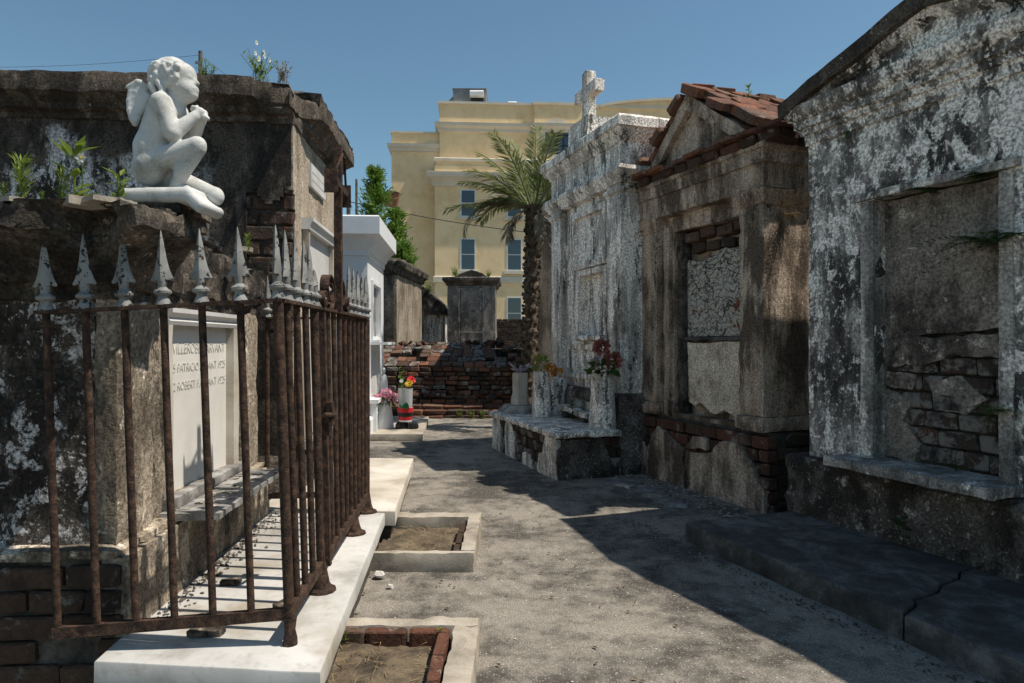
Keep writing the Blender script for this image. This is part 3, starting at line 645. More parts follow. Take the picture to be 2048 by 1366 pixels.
def l3warp(q):
    if q.y < -.03 and q.x < .42:
        k = max(0, min(1, (.42 - q.x) / .25)); q.y = q.y * (1 - k) + max(q.y, -.035) * k
        if q.z > 3.4: q.z -= .07 * k
    if q.x < 0 and q.y < .25 and q.z > 3.38: q.x = max(q.x, -.06 - .3 * max(0, q.y)); q.z -= .03
    return q
MB().rect(.0, 1.9, 0, 3.3, prof, .05).build('cornice', 'l3up', L3, amp=.008, freq=5, warp=l3warp, smooth=35, rag=.016)
m = MB().rect(.45, 1.92, -.05, .5, [(.0, 3.50), (.10, 3.52), (.12, 3.60), (.05, 3.66)], .08); m.build('cornice_cap', 'l1corn', L3, amp=.02, freq=6, rag=.03, smooth=32)
B(.55, 1.18, -.04, .0, 2.85, 3.06, .2).build('plaque', 'marble', L3, amp=.002)
for zz in (2.915, 2.985): B(.58, 1.15, -.0425, -.039, zz, zz + .008).build('plaque_line', 'engraved', L3)
B(.36, 1.38, -.03, .0, .62, 2.42, .3).build('tablet', 'marble', L3)
for a, b in ((.30, .36), (1.38, 1.44)): B(a, b, -.075, .0, .6, 2.42, .2).build('tablet_jamb', 'marble_buff', L3, amp=.002, chip=.005)
MB().loft([[(x, -.04 - o, 2.42 + z) for o, z in [(.0, 0), (.045, .0), (.05, .03), (.06, .06), (.075, .07), (.075, .10), (-.03, .10), (-.03, 0)]] for x in (.28, .9, 1.46)]).build('tablet_lintel', 'marble', L3, amp=.002)
B(.24, 1.5, -.16, .0, .52, .6, .1).build('sill', 'marble_old', L3, amp=.004, chip=.008)
MB().rect(-.02, 1.92, -.03, 3.3, [(.05, -.05), (.05, .45), (.0, .52)], .15).build('base', 'l1corn', L3, amp=.012, freq=5)

# ------------------------------------------------------------------ coping plots beside the marble slab
def coping(label, x0, x1, y0, y1, rim, h, walls):
    t = thing('grave_coping', label, 'grave plot', (x0, y0, 0)); X, Y = x1 - x0, y1 - y0; a, b, c, d = rim
    if 'n' in walls: B(0, X, 0, a, -.06, h, .05).build('rim', 'concrete', t, amp=.007, freq=9, chip=.014)
    B(X - b, X, a + .001, Y - c - .001, -.06, h + .003, .05).build('rim', 'concrete', t, amp=.007, freq=9, chip=.014)
    B(0, X, Y - c, Y, -.06, h - .002, .05).build('rim', 'concrete', t, amp=.007, freq=9, chip=.014)
    m = MB(); m.patch((.0, a * .8, .024), (X - b * .6, 0, 0), (0, Y - a * .8 - c * .6, 0), 30, 30); m.build('soil', 'soil', t, amp=.022, freq=6, smooth=180)
    return t, X, Y
random.seed(11)
t, X, Y = coping('pale concrete grave coping lined with bricks, nearest in the path', -.86, -.155, 1.9, 3.36, (.1, .125, .10, .1), .10, '')
for i in range(6): brick(t, (X - .125 - .04, .06 + i * .225, .05), (.055, .21, .085), 'brick')
for i in range(3): brick(t, (.07 + i * .2, Y - .10 - .04, .05), (.19, .055, .08), 'brick')
t, X, Y = coping('pale concrete grave coping halfway along the marble slab', -.93, -.235, 4.32, 5.36, (.055, .10, .14, .1), .115, 'n')
for i in range(3): brick(t, (X - .10 - .03, .15 + i * .26, .055), (.04, .22, .085), 'brick_dark')

# ------------------------------------------------------------------ big grey tomb on the right
R1 = thing('gabled_tomb', 'large grey limewashed tomb with marble framed niche, nearest on the right', 'tomb', (2.28, 5.31, 0), R(-68.9))
B(-.14, 2.35, -.09, 2.6, -.1, .575, .05).build('base', 'r1base', R1, amp=.014, freq=4, chip=.035)
m = wall_hole(MB(), .04, 2.15, .57, 3.0, 0, (.63, 1.485, .64, 2.44), .16, .05); m.patch((.04, 0, .57), (0, .3, 0), (0, 0, 2.43), 5, 48); m.patch((2.15, 0, .57), (0, .3, 0), (0, 0, 2.43), 5, 48)
m.build('front_wall', 'r1', R1, amp=.011, freq=3.2)
MB().box(.04, 2.15, .3, 2.6, .57, 3.0, .12).build('side_wall', 'r1', R1, amp=.011, freq=3.2)
MB().rect(.04, 2.15, 0, 2.6, [(0, 2.955), (.02, 2.96), (.025, 3.03), (.045, 3.035), (.05, 3.075), (.075, 3.085), (.08, 3.14), (.11, 3.16), (.13, 3.21), (.135, 3.255), (.03, 3.26)], .08).build('cornice', 'r1', R1, amp=.009, freq=4)
m = MB(); n_ = 16
for s_ in (0, 1): pass
def tri(x): return 3.255 + .335 * (1 - abs(x - 1.095) / 1.2)
m = MB(); xs = [-.05 + 2.29 * i / 40 for i in range(41)]
for y in (-.025, .5): pass
for i in range(40):
    for j in range(5):
        a, b = xs[i], xs[i + 1]; P = lambda x, k: (x, -.03, 3.25 + (max(3.262, tri(x)) - 3.25) * k / 5)
        m.poly([P(a, j), P(b, j), P(b, j + 1), P(a, j + 1)])
m.build('pediment', 'r1', R1, amp=.010, freq=4)
m = MB(); rings = []
for y in [-.15, -.149] + [-.10 + 2.75 * i / 16 for i in range(17)]:
    e = .012 if y == -.15 else 0; r = []
    for i in range(25): x = -.13 + 2.45 * i / 24; r.append((x, y, tri(x) - .05 + e))
    for i in range(24, -1, -1): x = -.13 + 2.45 * i / 24; r.append((x, y, tri(x) + .065 - e))
    rings.append(r)
m.loft(rings); m.build('roof', 'l3up', R1, amp=.012, freq=5)
m = MB(); m.loft([[(x, y, tri(x) + dz) for y, dz in ((-.02, -.12), (-.075, -.10), (-.10, -.065), (-.10, -.045), (-.02, -.045))] for x in [-.02 + 2.23 * i / 30 for i in range(31)]]); m.build('raking_moulding', 'r1', R1, amp=.008, freq=5)
for a, b in ((.53, .636), (1.478, 1.56)): B(a, b, -.02, .12, .63, 2.43, .12).build('niche_jamb', 'jamb', R1, amp=.003, chip=.005)
B(.49, 1.60, -.04, .12, 2.432, 2.488, .1).build('niche_lintel', 'jamb', R1, amp=.003, chip=.006)
B(.42, 1.60, -.245, .14, .576, .645, .04).build('sill', 'jamb', R1, amp=.004, chip=.008)
MB().box(.60, 1.5, .155, .2, .6, 2.46, .2).build('niche_backing', 'mortar', R1)
M['niche'] = stucco('niche_plaster', (.075, .068, .06), (.23, .21, .19), (.33, .305, .275), (.46, .43, .40), tw=.56, kl=.5, dk=.48, seed=21, fl=5, streak=.6, bump=1.0, black=.60)
m = MB(); m.loft([[(a, .16, c) for a, c in jag([(.632, 1.46), (1.05, 1.50), (1.48, 1.53), (1.48, 2.42), (.632, 2.42)], .05, .014, 5.)], [(a, .095, c) for a, c in jag([(.632, 1.46), (1.05, 1.50), (1.48, 1.53), (1.48, 2.42), (.632, 2.42)], .05, .014, 5.)]])
o = m.build('niche_plaster', 'niche', R1, amp=.006, freq=9)
for k_, (pp, yy) in enumerate((([(.632, 1.28), (.95, 1.31), (1.1, 1.36), (1.48, 1.36), (1.48, 1.50), (.632, 1.47)], .075), ([(.632, .65), (.86, .65), (.90, .78), (.78, .92), (.84, 1.05), (.632, 1.12)], .09), ([(1.0, 1.02), (1.22, 1.0), (1.34, 1.1), (1.18, 1.24), (.98, 1.2)], .09), ([(.632, 1.14), (.84, 1.12), (.9, 1.22), (.632, 1.26)], .088))):
    o_ = jag(pp, .035, .022, 30. + k_); m = MB(); m.loft([[(a, .16, c) for a, c in o_], [(a, yy, c) for a, c in o_]]); m.build('plaster_patch', 'niche', R1, amp=.008, freq=11)
random.seed(21)
courses(R1, 'x', .635, 1.48, .655, 1.46, .10, .116, .25, .1, 'brick_grey', gap=.012, jit=.014)
t = thing('stone_slab', 'cracked dark stone slab at the foot of the big grey tomb', 'slab', (2.28, 5.31, 0), R(-68.9))
crk = [(1.72, -1.07), (1.66, -.92), (1.60, -.86), (1.58, -.66), (1.50, -.52), (1.47, -.34), (1.39, -.22), (1.37, -.085)]
def cs(pts, ofs, nm):
    m = MB(); P = [(x, y) for x, y in pts]; cx = sum(p[0] for p in P) / len(P); cy = sum(p[1] for p in P) / len(P)
    def ins(k): return [(x + (cx - x) * k / max(.3, abs(cx - x) + .001) * .5, y + (cy - y) * k / max(.3, abs(cy - y) + .001) * .5) for x, y in P]
    m.loft([[(x, y, -.05) for x, y in P], [(x, y, .12 + ofs) for x, y in P], [(x, y, .132 + ofs) for x, y in ins(.014)]]); m.build(nm, 'slabdark', t, amp=.004, freq=6, smooth=30)
def edge(a, b, n): return [(a[0] + (b[0] - a[0]) * i / n, a[1] + (b[1] - a[1]) * i / n) for i in range(n)]
cs(edge((-.05, -1.07), crk[0], 14) + crk + edge((1.36, -.085), (-.05, -.085), 10)[1:] + edge((-.05, -.085), (-.05, -1.07), 8), 0, 'slab_piece')
cs([(x + .012, y) for x, y in reversed(crk)] + edge((1.733, -1.07), (3.6, -1.07), 14)[1:] + edge((3.6, -1.07), (3.6, -.085), 6) + edge((3.6, -.085), (1.40, -.085), 10), -.006, 'slab_piece')

R0 = thing('flat_tomb', 'flat roofed grey tomb just past the right edge of the picture', 'tomb', (2.28, 5.31, 0), R(-68.9))
MB().box(2.42, 4.7, 0, 2.6, -.05, 3.2, .2).build('wall', 'r1', R0, amp=.01); MB().rect(2.42, 4.7, 0, 2.6, [(0, 3.0), (.06, 3.05), (.1, 3.2), (.12, 3.36), (0, 3.38)], .15).build('cornice', 'r1', R0, amp=.01)
# ------------------------------------------------------------------ brown tomb with brick roof
R2 = thing('brown_tomb', 'brown stucco tomb with steep pediment and tumbledown brick roof', 'tomb', (1.487, 7.63, 0), R(-68))
MB().box(-.02, 1.93, .03, 2.2, -.15, .66, .15).build('base_core', 'mortar', R2)
random.seed(31)
courses(R2, 'x', -.08, 1.99, -.05, .67, -.075, .115, .25, .12, 'brick', gap=.013, jit=.016)
for zz in range(6):
    for k in range(4): brick(R2, (1.93, .18 + k * .27 + (zz % 2) * .12, .02 + zz * .115), (.11, .25, .10), 'brick_dark')
def patchx(parent, pts, y, th, mat, seed, name='plaster_patch'):
    o = jag(pts, .05, .018, seed); m = MB(); m.loft([[(a, y + th, c) for a, c in o], [(a, y + .004, c) for a, c in o], [(a * .985 + .015 * pts[0][0], y, c) for a, c in o]]); return m.build(name, mat, parent, amp=.004, freq=8, seed=seed)
patchx(R2, [(-.085, -.12), (.17, -.12), (.18, .16), (.12, .34), (-.085, .40)], -.105, .06, 'r2', 1.0)
patchx(R2, [(.185, -.12), (.86, -.12), (.83, .05), (.87, .17), (.83, .27), (.86, .36), (.70, .42), (.62, .47), (.40, .55), (.30, .46), (.28, .38), (.20, .30)], -.108, .06, 'r2', 2.0)
patchx(R2, [(.90, -.12), (1.98, -.12), (1.97, .18), (1.86, .28), (1.80, .40), (1.72, .52), (1.55, .56), (1.42, .53), (1.30, .42), (1.16, .38), (.90, .37), (.88, .22), (.92, .12)], -.112, .06, 'r2', 3.0)
patchx(R2, [(.88, .40), (1.2, .42), (1.2, .52), (1.0, .53)], -.10, .05, 'r2', 4.0)
m = wall_hole(MB(), .02, 1.88, .66, 2.80, .035, (.50, 1.56, .70, 2.60), .16, .06); m.patch((1.88, .035, .66), (0, .17, 0), (0, 0, 2.14), 2, 30); m.build('front_wall', 'r2', R2, amp=.010, freq=4)
MB().box(.02, 1.86, .195, 2.1, .66, 2.80, .12, ).build('side_wall', 'r2', R2, amp=.006, freq=4)
for a, b in ((0, .30), (1.585, 1.905)):
    B(a, b, -.05, .5, .79, 2.64, .07).build('pilaster', 'r2', R2, amp=.007, freq=4, chip=.014)
    B(a - .03, b + .03, -.08, .53, .665, .795, .05).build('pilaster_base', 'r2', R2, amp=.006, freq=6, chip=.022)
    MB().rect(a, b, -.05, .5, [(0, 2.63), (.025, 2.66), (.035, 2.73), (.05, 2.765)], .06).build('pilaster_cap', 'r2', R2, amp=.008, freq=6)
B(.37, .47, -.012, .1, .68, 2.66, .07).build('niche_jamb', 'r2', R2, amp=.006, freq=5, chip=.012)
MB().box(.5, 1.57, .2, .26, .66, 2.64, .3).build('niche_backing', 'mortar', R2)
n = NT('swirled_flaking_plaster')
def ridge(sc, ds, w0): return n.step(n.math('ABSOLUTE', n.math('SUBTRACT', n.noise(sc, 3, .55, ds), .5)), w0 * .2, w0)
wv = n.t.nodes.new('ShaderNodeTexWave'); wv.wave_type = 'RINGS'; n.put(wv.inputs[0], n.scale(n.P, (1, .3, 1))); wv.inputs['Scale'].default_value = 5; wv.inputs['Distortion'].default_value = 14; wv.inputs['Detail'].default_value = 4; wv.inputs['Detail Scale'].default_value = 1.6; wv.inputs['Detail Roughness'].default_value = .65
cr = n.math('MULTIPLY', ridge(3.0, 1.2, .016), n.math('MULTIPLY', ridge(4.6, .8, .012), n.step(wv.outputs['Fac'], .0, .05))); g = n.noise(30, 6, .7); a = n.noise(3, 8, .65)
col = n.mix(cr, (.10, .083, .066), n.mix(n.step(g, .3, .7), (.34, .305, .255), (.56, .52, .45))); col = n.mix(n.step(a, .60, .63), col, (.22, .085, .05))
n.bump(n.math('ADD', n.math('MULTIPLY', cr, .8), n.math('ADD', n.math('MULTIPLY', g, .5), a)), 1.0, .03); M['swirl'] = n.out(col, .93)
patchx(R2, [(.60, 1.50), (1.57, 1.50), (1.57, 2.30), (1.2, 2.36), (.85, 2.26), (.60, 2.30)], .13, .09, 'swirl', 5.0)
B(.53, 1.56, .085, .2, 1.455, 1.50, .05).build('niche_bar', 'slabdark', R2, amp=.008, freq=6, chip=.01)
patchx(R2, [(.64, .82), (.74, .79), (.82, .83), (1.0, .75), (1.08, .74), (1.2, .79), (1.38, .73), (1.56, .76), (1.56, 1.45), (.62, 1.44)], .115, .1, 'r2tab', 6.0, 'tablet')
B(.5, .60, .06, .2, .70, 2.6, .06).build('niche_reveal', 'l1corn', R2, amp=.012, freq=6, chip=.02)
for i in range(4): brick(R2, (.72 + i * .25, .15, 2.52 + .02 * (i % 2)), (.22, .14, .10), 'brick', (0, random.uniform(-.1, .1), 0))
for i in range(3): brick(R2, (.80 + i * .22, .17, 2.40), (.20, .12, .09), 'brick_dark', (0, random.uniform(-.15, .15), 0))
MB().rect(.0, 1.90, -.04, 2.1, [(-.02, 2.76), (.035, 2.77), (.04, 2.98), (.065, 2.985), (.07, 3.09), (.09, 3.10), (.09, 3.14), (.0, 3.15)], .07).build('entablature', 'r2', R2, amp=.008, freq=4)
x = -.12
while x < 1.95:
    L = random.uniform(.2, .3)
    if not (1.05 < x < 1.18): brick(R2, (x + L / 2, -.02 + random.uniform(-.02, .02), 3.175), (L - .015, .26, .085), random.choice(['brick', 'brick_dark', 'brick_dark']), (random.uniform(-.04, .04), random.uniform(-.03, .03), 0))
    L2_ = random.uniform(.24, .34)
    brick(R2, (x + L2_ / 2, -.06 + random.uniform(-.025, .02), 3.24 + .008 * math.sin(x * 9)), (L2_ - .012, .30, .04), 'brick_tile', (random.uniform(-.05, .08), random.uniform(-.04, .04), random.uniform(-.03, .03)), 'ledge_tile'); x += L
for k in range(8):
    brick(R2, (1.92 + random.uniform(-.02, .02), .1 + k * .25, 3.175), (.26, .235, .085), 'brick_dark'); brick(R2, (1.95, .12 + k * .26, 3.245), (.30, .25, .042), 'brick_tile', (0, random.uniform(0, .1), 0), 'ledge_tile')
AX, AZ = .86, 3.92
m = MB(); m.loft([[(.14, y, 3.16), (1.78, y, 3.16), (1.78, y, 3.22), (AX, y, AZ - .04), (.14, y, 3.22)] for y in [-.0 + 2.0 * i / 8 for i in range(9)]]); m.build('pediment', 'r2', R2, amp=.008, freq=5)
for pts in (((.10, 3.24), (AX, AZ), (AX, AZ - .16), (.26, 3.24)), ((AX, AZ), (1.80, 3.25), (1.62, 3.25), (AX, AZ - .16))):
    o = jag(list(pts), .06, .008, 3.0); m = MB(); m.loft([[(a, .12, c) for a, c in o], [(a, -.075, c) for a, c in o]]); m.build('raking_cornice', 'r2', R2, amp=.006, freq=7)
random.seed(5)
def roof_slope(x0, z0, x1, z1, rows, cols, first=0):
    L = math.hypot(x1 - x0, z1 - z0); ang = math.atan2(z1 - z0, x1 - x0)
    for r in range(rows):
        for c in range(cols):
            tt = (r + .5) / rows; y = -.02 + c * .26 + (r % 2) * .12 + random.uniform(-.02, .02)
            if c > 1 and random.random() < .06: continue
            ang2 = -ang + random.uniform(-.10, .10)
            brick(R2, (x0 + (x1 - x0) * tt, y, z0 + (z1 - z0) * tt + .05 + random.uniform(-.01, .035)), (L / rows * random.uniform(1.0, 1.25), .25, random.uniform(.07, .10)), 'brick_tile', (random.uniform(-.08, .08), ang2, random.uniform(-.06, .06)), 'roof_brick')
roof_slope(1.86, 3.28, AX + .02, AZ - .02, 5, 8); roof_slope(-.04, 3.26, AX - .06, AZ - .06, 5, 5)
for k in range(7): brick(R2, (AX + random.uniform(-.03, .03), .06 + k * .27, AZ + .05 + random.uniform(-.015, .02)), (.20, .25, .09), 'brick_tile', (random.uniform(-.1, .1), random.uniform(-.3, .3), random.uniform(-.1, .1)), 'roof_brick')

# ------------------------------------------------------------------ white tomb with the cross
R3 = thing('cross_tomb', 'white mildewed tomb with mouldings, topped by a stone cross', 'tomb', (.537, 9.63, 0), R(-71.5))
MB().rect(.14, 2.20, -.02, 2.2, [(.10, -.05), (.10, .45), (.09, .62), (.06, .66), (.07, .72), (.07, .82), (.03, .88), (0, .88)], .1).build('base', 'r1base', R3, amp=.012, freq=5)
m = wall_hole(MB(), .15, 2.20, .87, 3.30, .03, (1.02, 1.715, 1.52, 2.27), .14, .07); m.patch((2.2, .03, .87), (0, .08, 0), (0, 0, 2.43), 1, 30); m.build('front_wall', 'r3', R3, amp=.007, freq=5)
MB().box(.17, 2.185, .1, 2.2, .87, 3.30, .12).build('side_wall', 'r3', R3, amp=.007, freq=4)
for a, b in ((.15, .50), (1.86, 2.215)):
    B(a, b, -.045, .42, .87, 3.22, .08).build('pilaster', 'r3', R3, amp=.006, freq=5, chip=.01); B(a + .09, b - .09, -.062, -.03, 1.05, 3.05, .1).build('pilaster_panel', 'r3', R3, amp=.004, freq=5, chip=.008)
    MB().rect(a, b, -.045, .42, [(0, 3.10), (.025, 3.12), (.025, 3.16), (.01, 3.17)], .08).build('pilaster_band', 'r3', R3, amp=.004)
def frame(parent, x0, x1, z0, z1, wd, y0, y1, mat, name):
    for a, b, c, d in ((x0, x0 + wd, z0, z1), (x1 - wd, x1, z0, z1), (x0 + wd, x1 - wd, z1 - wd, z1), (x0 + wd, x1 - wd, z0, z0 + wd)):
        B(a, b, y0, y1, c, d, .08).build(name, mat, parent, amp=.004, freq=6, chip=.008)
frame(R3, .80, 1.80, 2.36, 3.10, .09, -.03, .06, 'r3', 'panel_moulding'); frame(R3, .60, 1.80, .98, 1.42, .07, -.01, .06, 'r3', 'lower_moulding')
frame(R3, .94, 1.80, 1.45, 2.345, .075, -.025, .06, 'r3', 'niche_moulding')
MB().box(1.0, 1.73, .16, .2, 1.5, 2.29, .08).build('niche_panel', 'r2tab', R3, amp=.006, freq=5)
B(.96, 1.79, -.09, .16, 1.46, 1.53, .06).build('niche_shelf', 'r3', R3, amp=.007, freq=6, chip=.015)
MB().prism([(1.18, 1.53), (1.32, 1.53), (1.25, 1.74), (1.22, 1.76)], 1, .06, .09).build('tablet_shard', 'marble', R3, amp=.003)
MB().rect(.15, 2.20, 0, 2.2, [(.02, 3.20), (.06, 3.21), (.07, 3.25), (.11, 3.29), (.13, 3.34), (.11, 3.385), (.04, 3.40), (.03, 3.42), (.03, 3.66), (.05, 3.67), (.06, 3.71), (.10, 3.735), (.12, 3.79), (.15, 3.80), (.15, 3.90), (.12, 3.93)], .09).build('entablature', 'r3', R3, amp=.009, freq=5)
MB().rect(.25, 2.1, .1, 2.1, [(0, 3.92), (-.02, 4.0), (-.3, 4.05)], .2).build('roof', 'l1corn', R3, amp=.012)
cr = thing('stone_cross', 'weathered stone cross on a block above the white tomb', 'cross', (.985, 8.72, 3.96), R(-71.5))
MB().box(-.30, .30, -.16, .16, -.04, .28, .08).build('block', 'r3', cr, amp=.014, freq=6)
m = MB(); m.prism([(-.07, .28), (.07, .28), (.07, .60), (.31, .60), (.31, .74), (.07, .74), (.07, .92), (.03, .94), (-.07, .91), (-.07, .74), (-.31, .74), (-.31, .60), (-.07, .60)], 1, -.065, .065)
m.build('cross', 'r3', cr, amp=.004, freq=6)
# stone bench-like platform in front of it
pf = thing('stone_platform', 'low stone and plaster platform holding flower vases, before the white tomb', 'platform', (.537, 9.63, 0), R(-71.5))
MB().box(.06, 2.30, -.80, -.12, -.05, .43, .15).build('core', 'mortar', pf)
random.seed(41)
def rubble_stones(parent, plane, a0, a1, z0, z1, at, sgn, mat):
    z = z0
    while z < z1 - .03:
        h = min(random.uniform(.085, .13), z1 - z); a = a0
        while a < a1 - .02:
            L = min(random.uniform(.12, .24), a1 - a); d = at + sgn * (.03 + random.uniform(-.012, .012))
            c = (a + L / 2, d, z + h / 2) if plane == 'x' else (d, a + L / 2, z + h / 2); dm = (L - .012, .1, h - .012) if plane == 'x' else (.1, L - .012, h - .012)
            brick(parent, c, dm, random.choice(mat), (random.uniform(-.04, .04),) * 3, 'stone'); a += L
        z += h
rubble_stones(pf, 'x', .03, 2.32, -.02, .43, -.82, 1, ['brick_grey', 'brick_dark', 'brick_grey']); rubble_stones(pf, 'y', -.80, -.10, -.02, .43, 2.31, -1, ['brick_grey', 'brick_dark'])
patchx(pf, [(0.03, -.05), (.36, -.05), (.40, .2), (.34, .42), (.03, .42)], -.86, .05, 'r3', 11.0); patchx(pf, [(.62, -.05), (.98, -.05), (.96, .22), (.84, .42), (.62, .42), (.56, .2)], -.858, .05, 'r3', 12.0)
patchx(pf, [(1.75, -.05), (2.33, -.05), (2.33, .42), (2.02, .42), (1.92, .22), (1.82, .2)], -.86, .05, 'r3', 13.0); patchx(pf, [(1.2, -.05), (1.6, -.05), (1.52, .14), (1.26, .12)], -.858, .05, 'r3', 14.0)
o = jag([(-.855, -.05), (-.18, -.05), (-.22, .15), (-.3, .33), (-.36, .42), (-.70, .42), (-.855, .3)], .05, .02, 4.0); m = MB(); m.loft([[(2.30, a, c) for a, c in o], [(2.352, a, c) for a, c in o]]); m.build('plaster_patch', 'r1base', pf, amp=.005, freq=8)
B(-.02, 2.39, -.90, -.10, .43, .50, .06).build('top_slab', 'r3', pf, amp=.006, freq=5, chip=.016)

# grey tomb beyond the cross tomb
R4 = thing('grey_tomb', 'plain grey brown tomb beside the palm, behind the white cross tomb', 'tomb', (.455, 14.8, 0), R(-88))
MB().box(.0, 1.8, 0, 1.6, 0, 4.6, .2).build('wall', 'r4', R4, amp=.012, freq=3)
MB().rect(0, 1.8, 0, 1.6, [(.0, 4.5), (.06, 4.6), (.08, 4.82), (0, 4.85)], .2).build('cornice', 'r4', R4, amp=.012)
for a, b in ((-.02, .25), (1.5, 1.83)): B(a, b, -.06, .2, 0, 4.55, .2).build('pilaster', 'r4', R4, amp=.006, chip=.012)

# ------------------------------------------------------------------ white painted tomb
L2 = thing('white_tomb', 'clean bright white painted tomb with heavy cornice, left of the path', 'tomb', (-2.117, 10.0, 0), ROW)
m = wall_hole(MB(), 0, 1.95, .10, 2.74, 0, (.42, 1.33, 1.53, 2.33), .06, .3); m.patch((0, 0, .1), (0, .061, 0), (0, 0, 2.64), 1, 4); m.patch((1.95, 0, .1), (0, .061, 0), (0, 0, 2.64), 1, 4); m.build('front_wall', 'white', L2)
MB().box(0, 1.95, .06, 2.6, .1, 2.74, .4).build('side_wall', 'white', L2)
MB().rect(0, 1.95, 0, 2.6, [(.0, 2.70), (.02, 2.71), (.02, 2.79), (.05, 2.82), (.07, 2.88), (.12, 2.95), (.17, 2.99), (.20, 3.0), (.20, 3.25), (.18, 3.27)], .4).build('cornice', 'white', L2)
MB().box(.42, 1.33, .05, .058, 1.53, 2.33, 1).build('tablet', 'marble_old', L2); frame(L2, .36, 1.39, 1.47, 2.39, .06, -.035, .02, 'white', 'tablet_frame')
B(.30, 1.46, -.26, .0, 1.40, 1.44).build('shelf', 'white', L2); B(.42, 1.33, -.012, .0, .62, 1.30).build('lower_tablet', 'marble', L2)
B(.20, 1.55, -.13, -.0, .52, .58).build('lower_shelf', 'white', L2); B(.24, .36, -.10, -.0, .10, .52).build('shelf_support', 'white', L2); B(1.4, 1.52, -.10, 0, .1, .52).build('shelf_support', 'white', L2)
MB().rect(0, 1.95, 0, 2.6, [(.05, .08), (.05, .30), (.02, .33), (0, .33)], .5).build('base', 'white', L2)
slab('concrete_step', 'pale concrete step with flower pots before the white tomb', [(-2.5, 9.98), (-1.30, 9.95), (-1.50, 12.3), (-2.5, 12.4)], .0, .10, 'concrete', chip=.006)

# ------------------------------------------------------------------ tombs at the end of the path
L4 = thing('tan_tomb', 'tall flat topped tomb with streaked tan front, behind the white tomb', 'tomb', (-2.54, 15.0, 0), R(86.6))
MB().box(0, 2.9, .06, 2, 0, 3.0, .2).build('side_wall', 'far_dark', L4, amp=.012); MB().box(.02, 2.9, -.0, .06, 0, 3.0, .15).build('front_wall', 'far_tan', L4, amp=.006)
MB().rect(0, 2.9, 0, 2, [(0, 2.92), (.05, 2.94), (.06, 3.02), (.14, 3.08), (.16, 3.2), (.10, 3.27)], .12).build('cornice', 'l1corn', L4, amp=.02)
L5 = thing('ruined_tomb', 'small crumbling tomb with dark gabled roof, beside the tan tomb', 'tomb', (-2.55, 19.0, 0), 0)
MB().box(0, .62, 0, 2, 0, 2.2, .15).build('wall', 'r3', L5, amp=.014); m = MB(); m.prism([(-.1, 2.2), (.74, 2.2), (.72, 2.34), (.62, 2.5), (.10, 2.95), (-.1, 2.9)], 1, -.12, 2); m.build('roof', 'l1corn', L5, amp=.03)
for a in (.0, .42): B(a, a + .16, -.05, .02, 0, 2.1, .2).build('pilaster', 'r3', L5, amp=.008)
C1 = thing('upright_tomb', 'narrow grey tomb with three stacked tablets facing down the path', 'tomb', (-1.70, 18.0, 0), 0)
MB().box(0, 1.26, 0, 1.6, 0, 3.0, .15).build('wall', 'far_grey', C1, amp=.010)
MB().rect(0, 1.26, 0, 1.6, [(0, 2.92), (.05, 2.95), (.06, 3.0), (.13, 3.05), (.13, 3.12), (.08, 3.15)], .12).build('cornice', 'far_dark', C1, amp=.01)
m = MB(); m.loft([[(.2, y, 3.14), (1.06, y, 3.14), (.92, y, 3.24), (.63, y, 3.34), (.36, y, 3.24)] for y in (-.08, 0, .4, .8)]); m.build('pediment', 'far_dark', C1, amp=.01)
for a, b in ((2.28, 2.80), (1.73, 2.22), (1.15, 1.67)):
    B(.36, .90, -.035, .0, a, b, .2).build('tablet', 'far_grey', C1, amp=.004); frame(C1, .29, .97, a - .05, b + .05, .05, -.05, .0, 'marble_old', 'tablet_frame')
bw = thing('brick_wall', 'old dark brick boundary wall behind the upright tomb', 'wall', (-7.0, 21.0, 0), 0)
B(0, 9.0, .05, .4, 0, 2.10, 1).build('core', 'mortar_pale', bw)
random.seed(51); courses(bw, 'x', 6.35, 7.55, 1.25, 2.16, .02, .075, .235, .1, 'brick_dark', gap=.016); courses(bw, 'x', 4.5, 5.4, 1.25, 2.16, .02, .075, .235, .1, 'brick_dark', gap=.016)

# ruined brick tomb, stepped down to the path
rb = thing('ruined_brick_steps', 'collapsed brick tomb stepping down to the end of the path', 'ruin', (-2.75, 13.0, 0), 0)
random.seed(61)
MB().box(.0, 2.95, .70, 2.2, -.05, .95, .2).build('core', 'mortar', rb, amp=.02); MB().box(.0, 2.95, 1.85, 2.3, .9, 1.28, .2).build('core', 'mortar', rb, amp=.02); MB().box(.3, 2.95, .36, .7, -.05, .24, .2).build('core', 'mortar', rb, amp=.01)
def brow(z, y, x0, x1, h, l, drop=.0, mats=('brick', 'brick', 'brick_dark', 'brick_tile'), sag=0.0, tilt=0.0):
    x = x0
    while x < x1:
        L = random.uniform(l * .8, l * 1.15)
        if random.random() > drop:
            brick(rb, (x + L / 2, y + random.uniform(-.025, .025), z + h / 2 + random.uniform(-.006, .006) - sag * math.sin((x - x0) / (x1 - x0) * 3.14)), (L - .012, random.uniform(.20, .26), h - .01), random.choice(mats), (tilt + random.uniform(-.05, .05), random.uniform(-.05, .05), random.uniform(-.08, .08)))
        x += L
brow(-.02, .02, .75, 2.9, .07, .36); brow(.05, .10, .70, 2.9, .10, .42); brow(.15, .26, .3, 2.9, .085, .40, 0, ('brick', 'brick_tile'), 0, .25); brow(.235, .42, .05, 2.9, .085, .24, .1); brow(.32, .52, .02, 2.9, .08, .24, .18)
for k in range(6): brow(.40 + k * .09, .60 + .02 * k, 0, 2.95, .09, .24, .04, ('brick_dark', 'brick', 'brick_grey', 'brick_tile'))
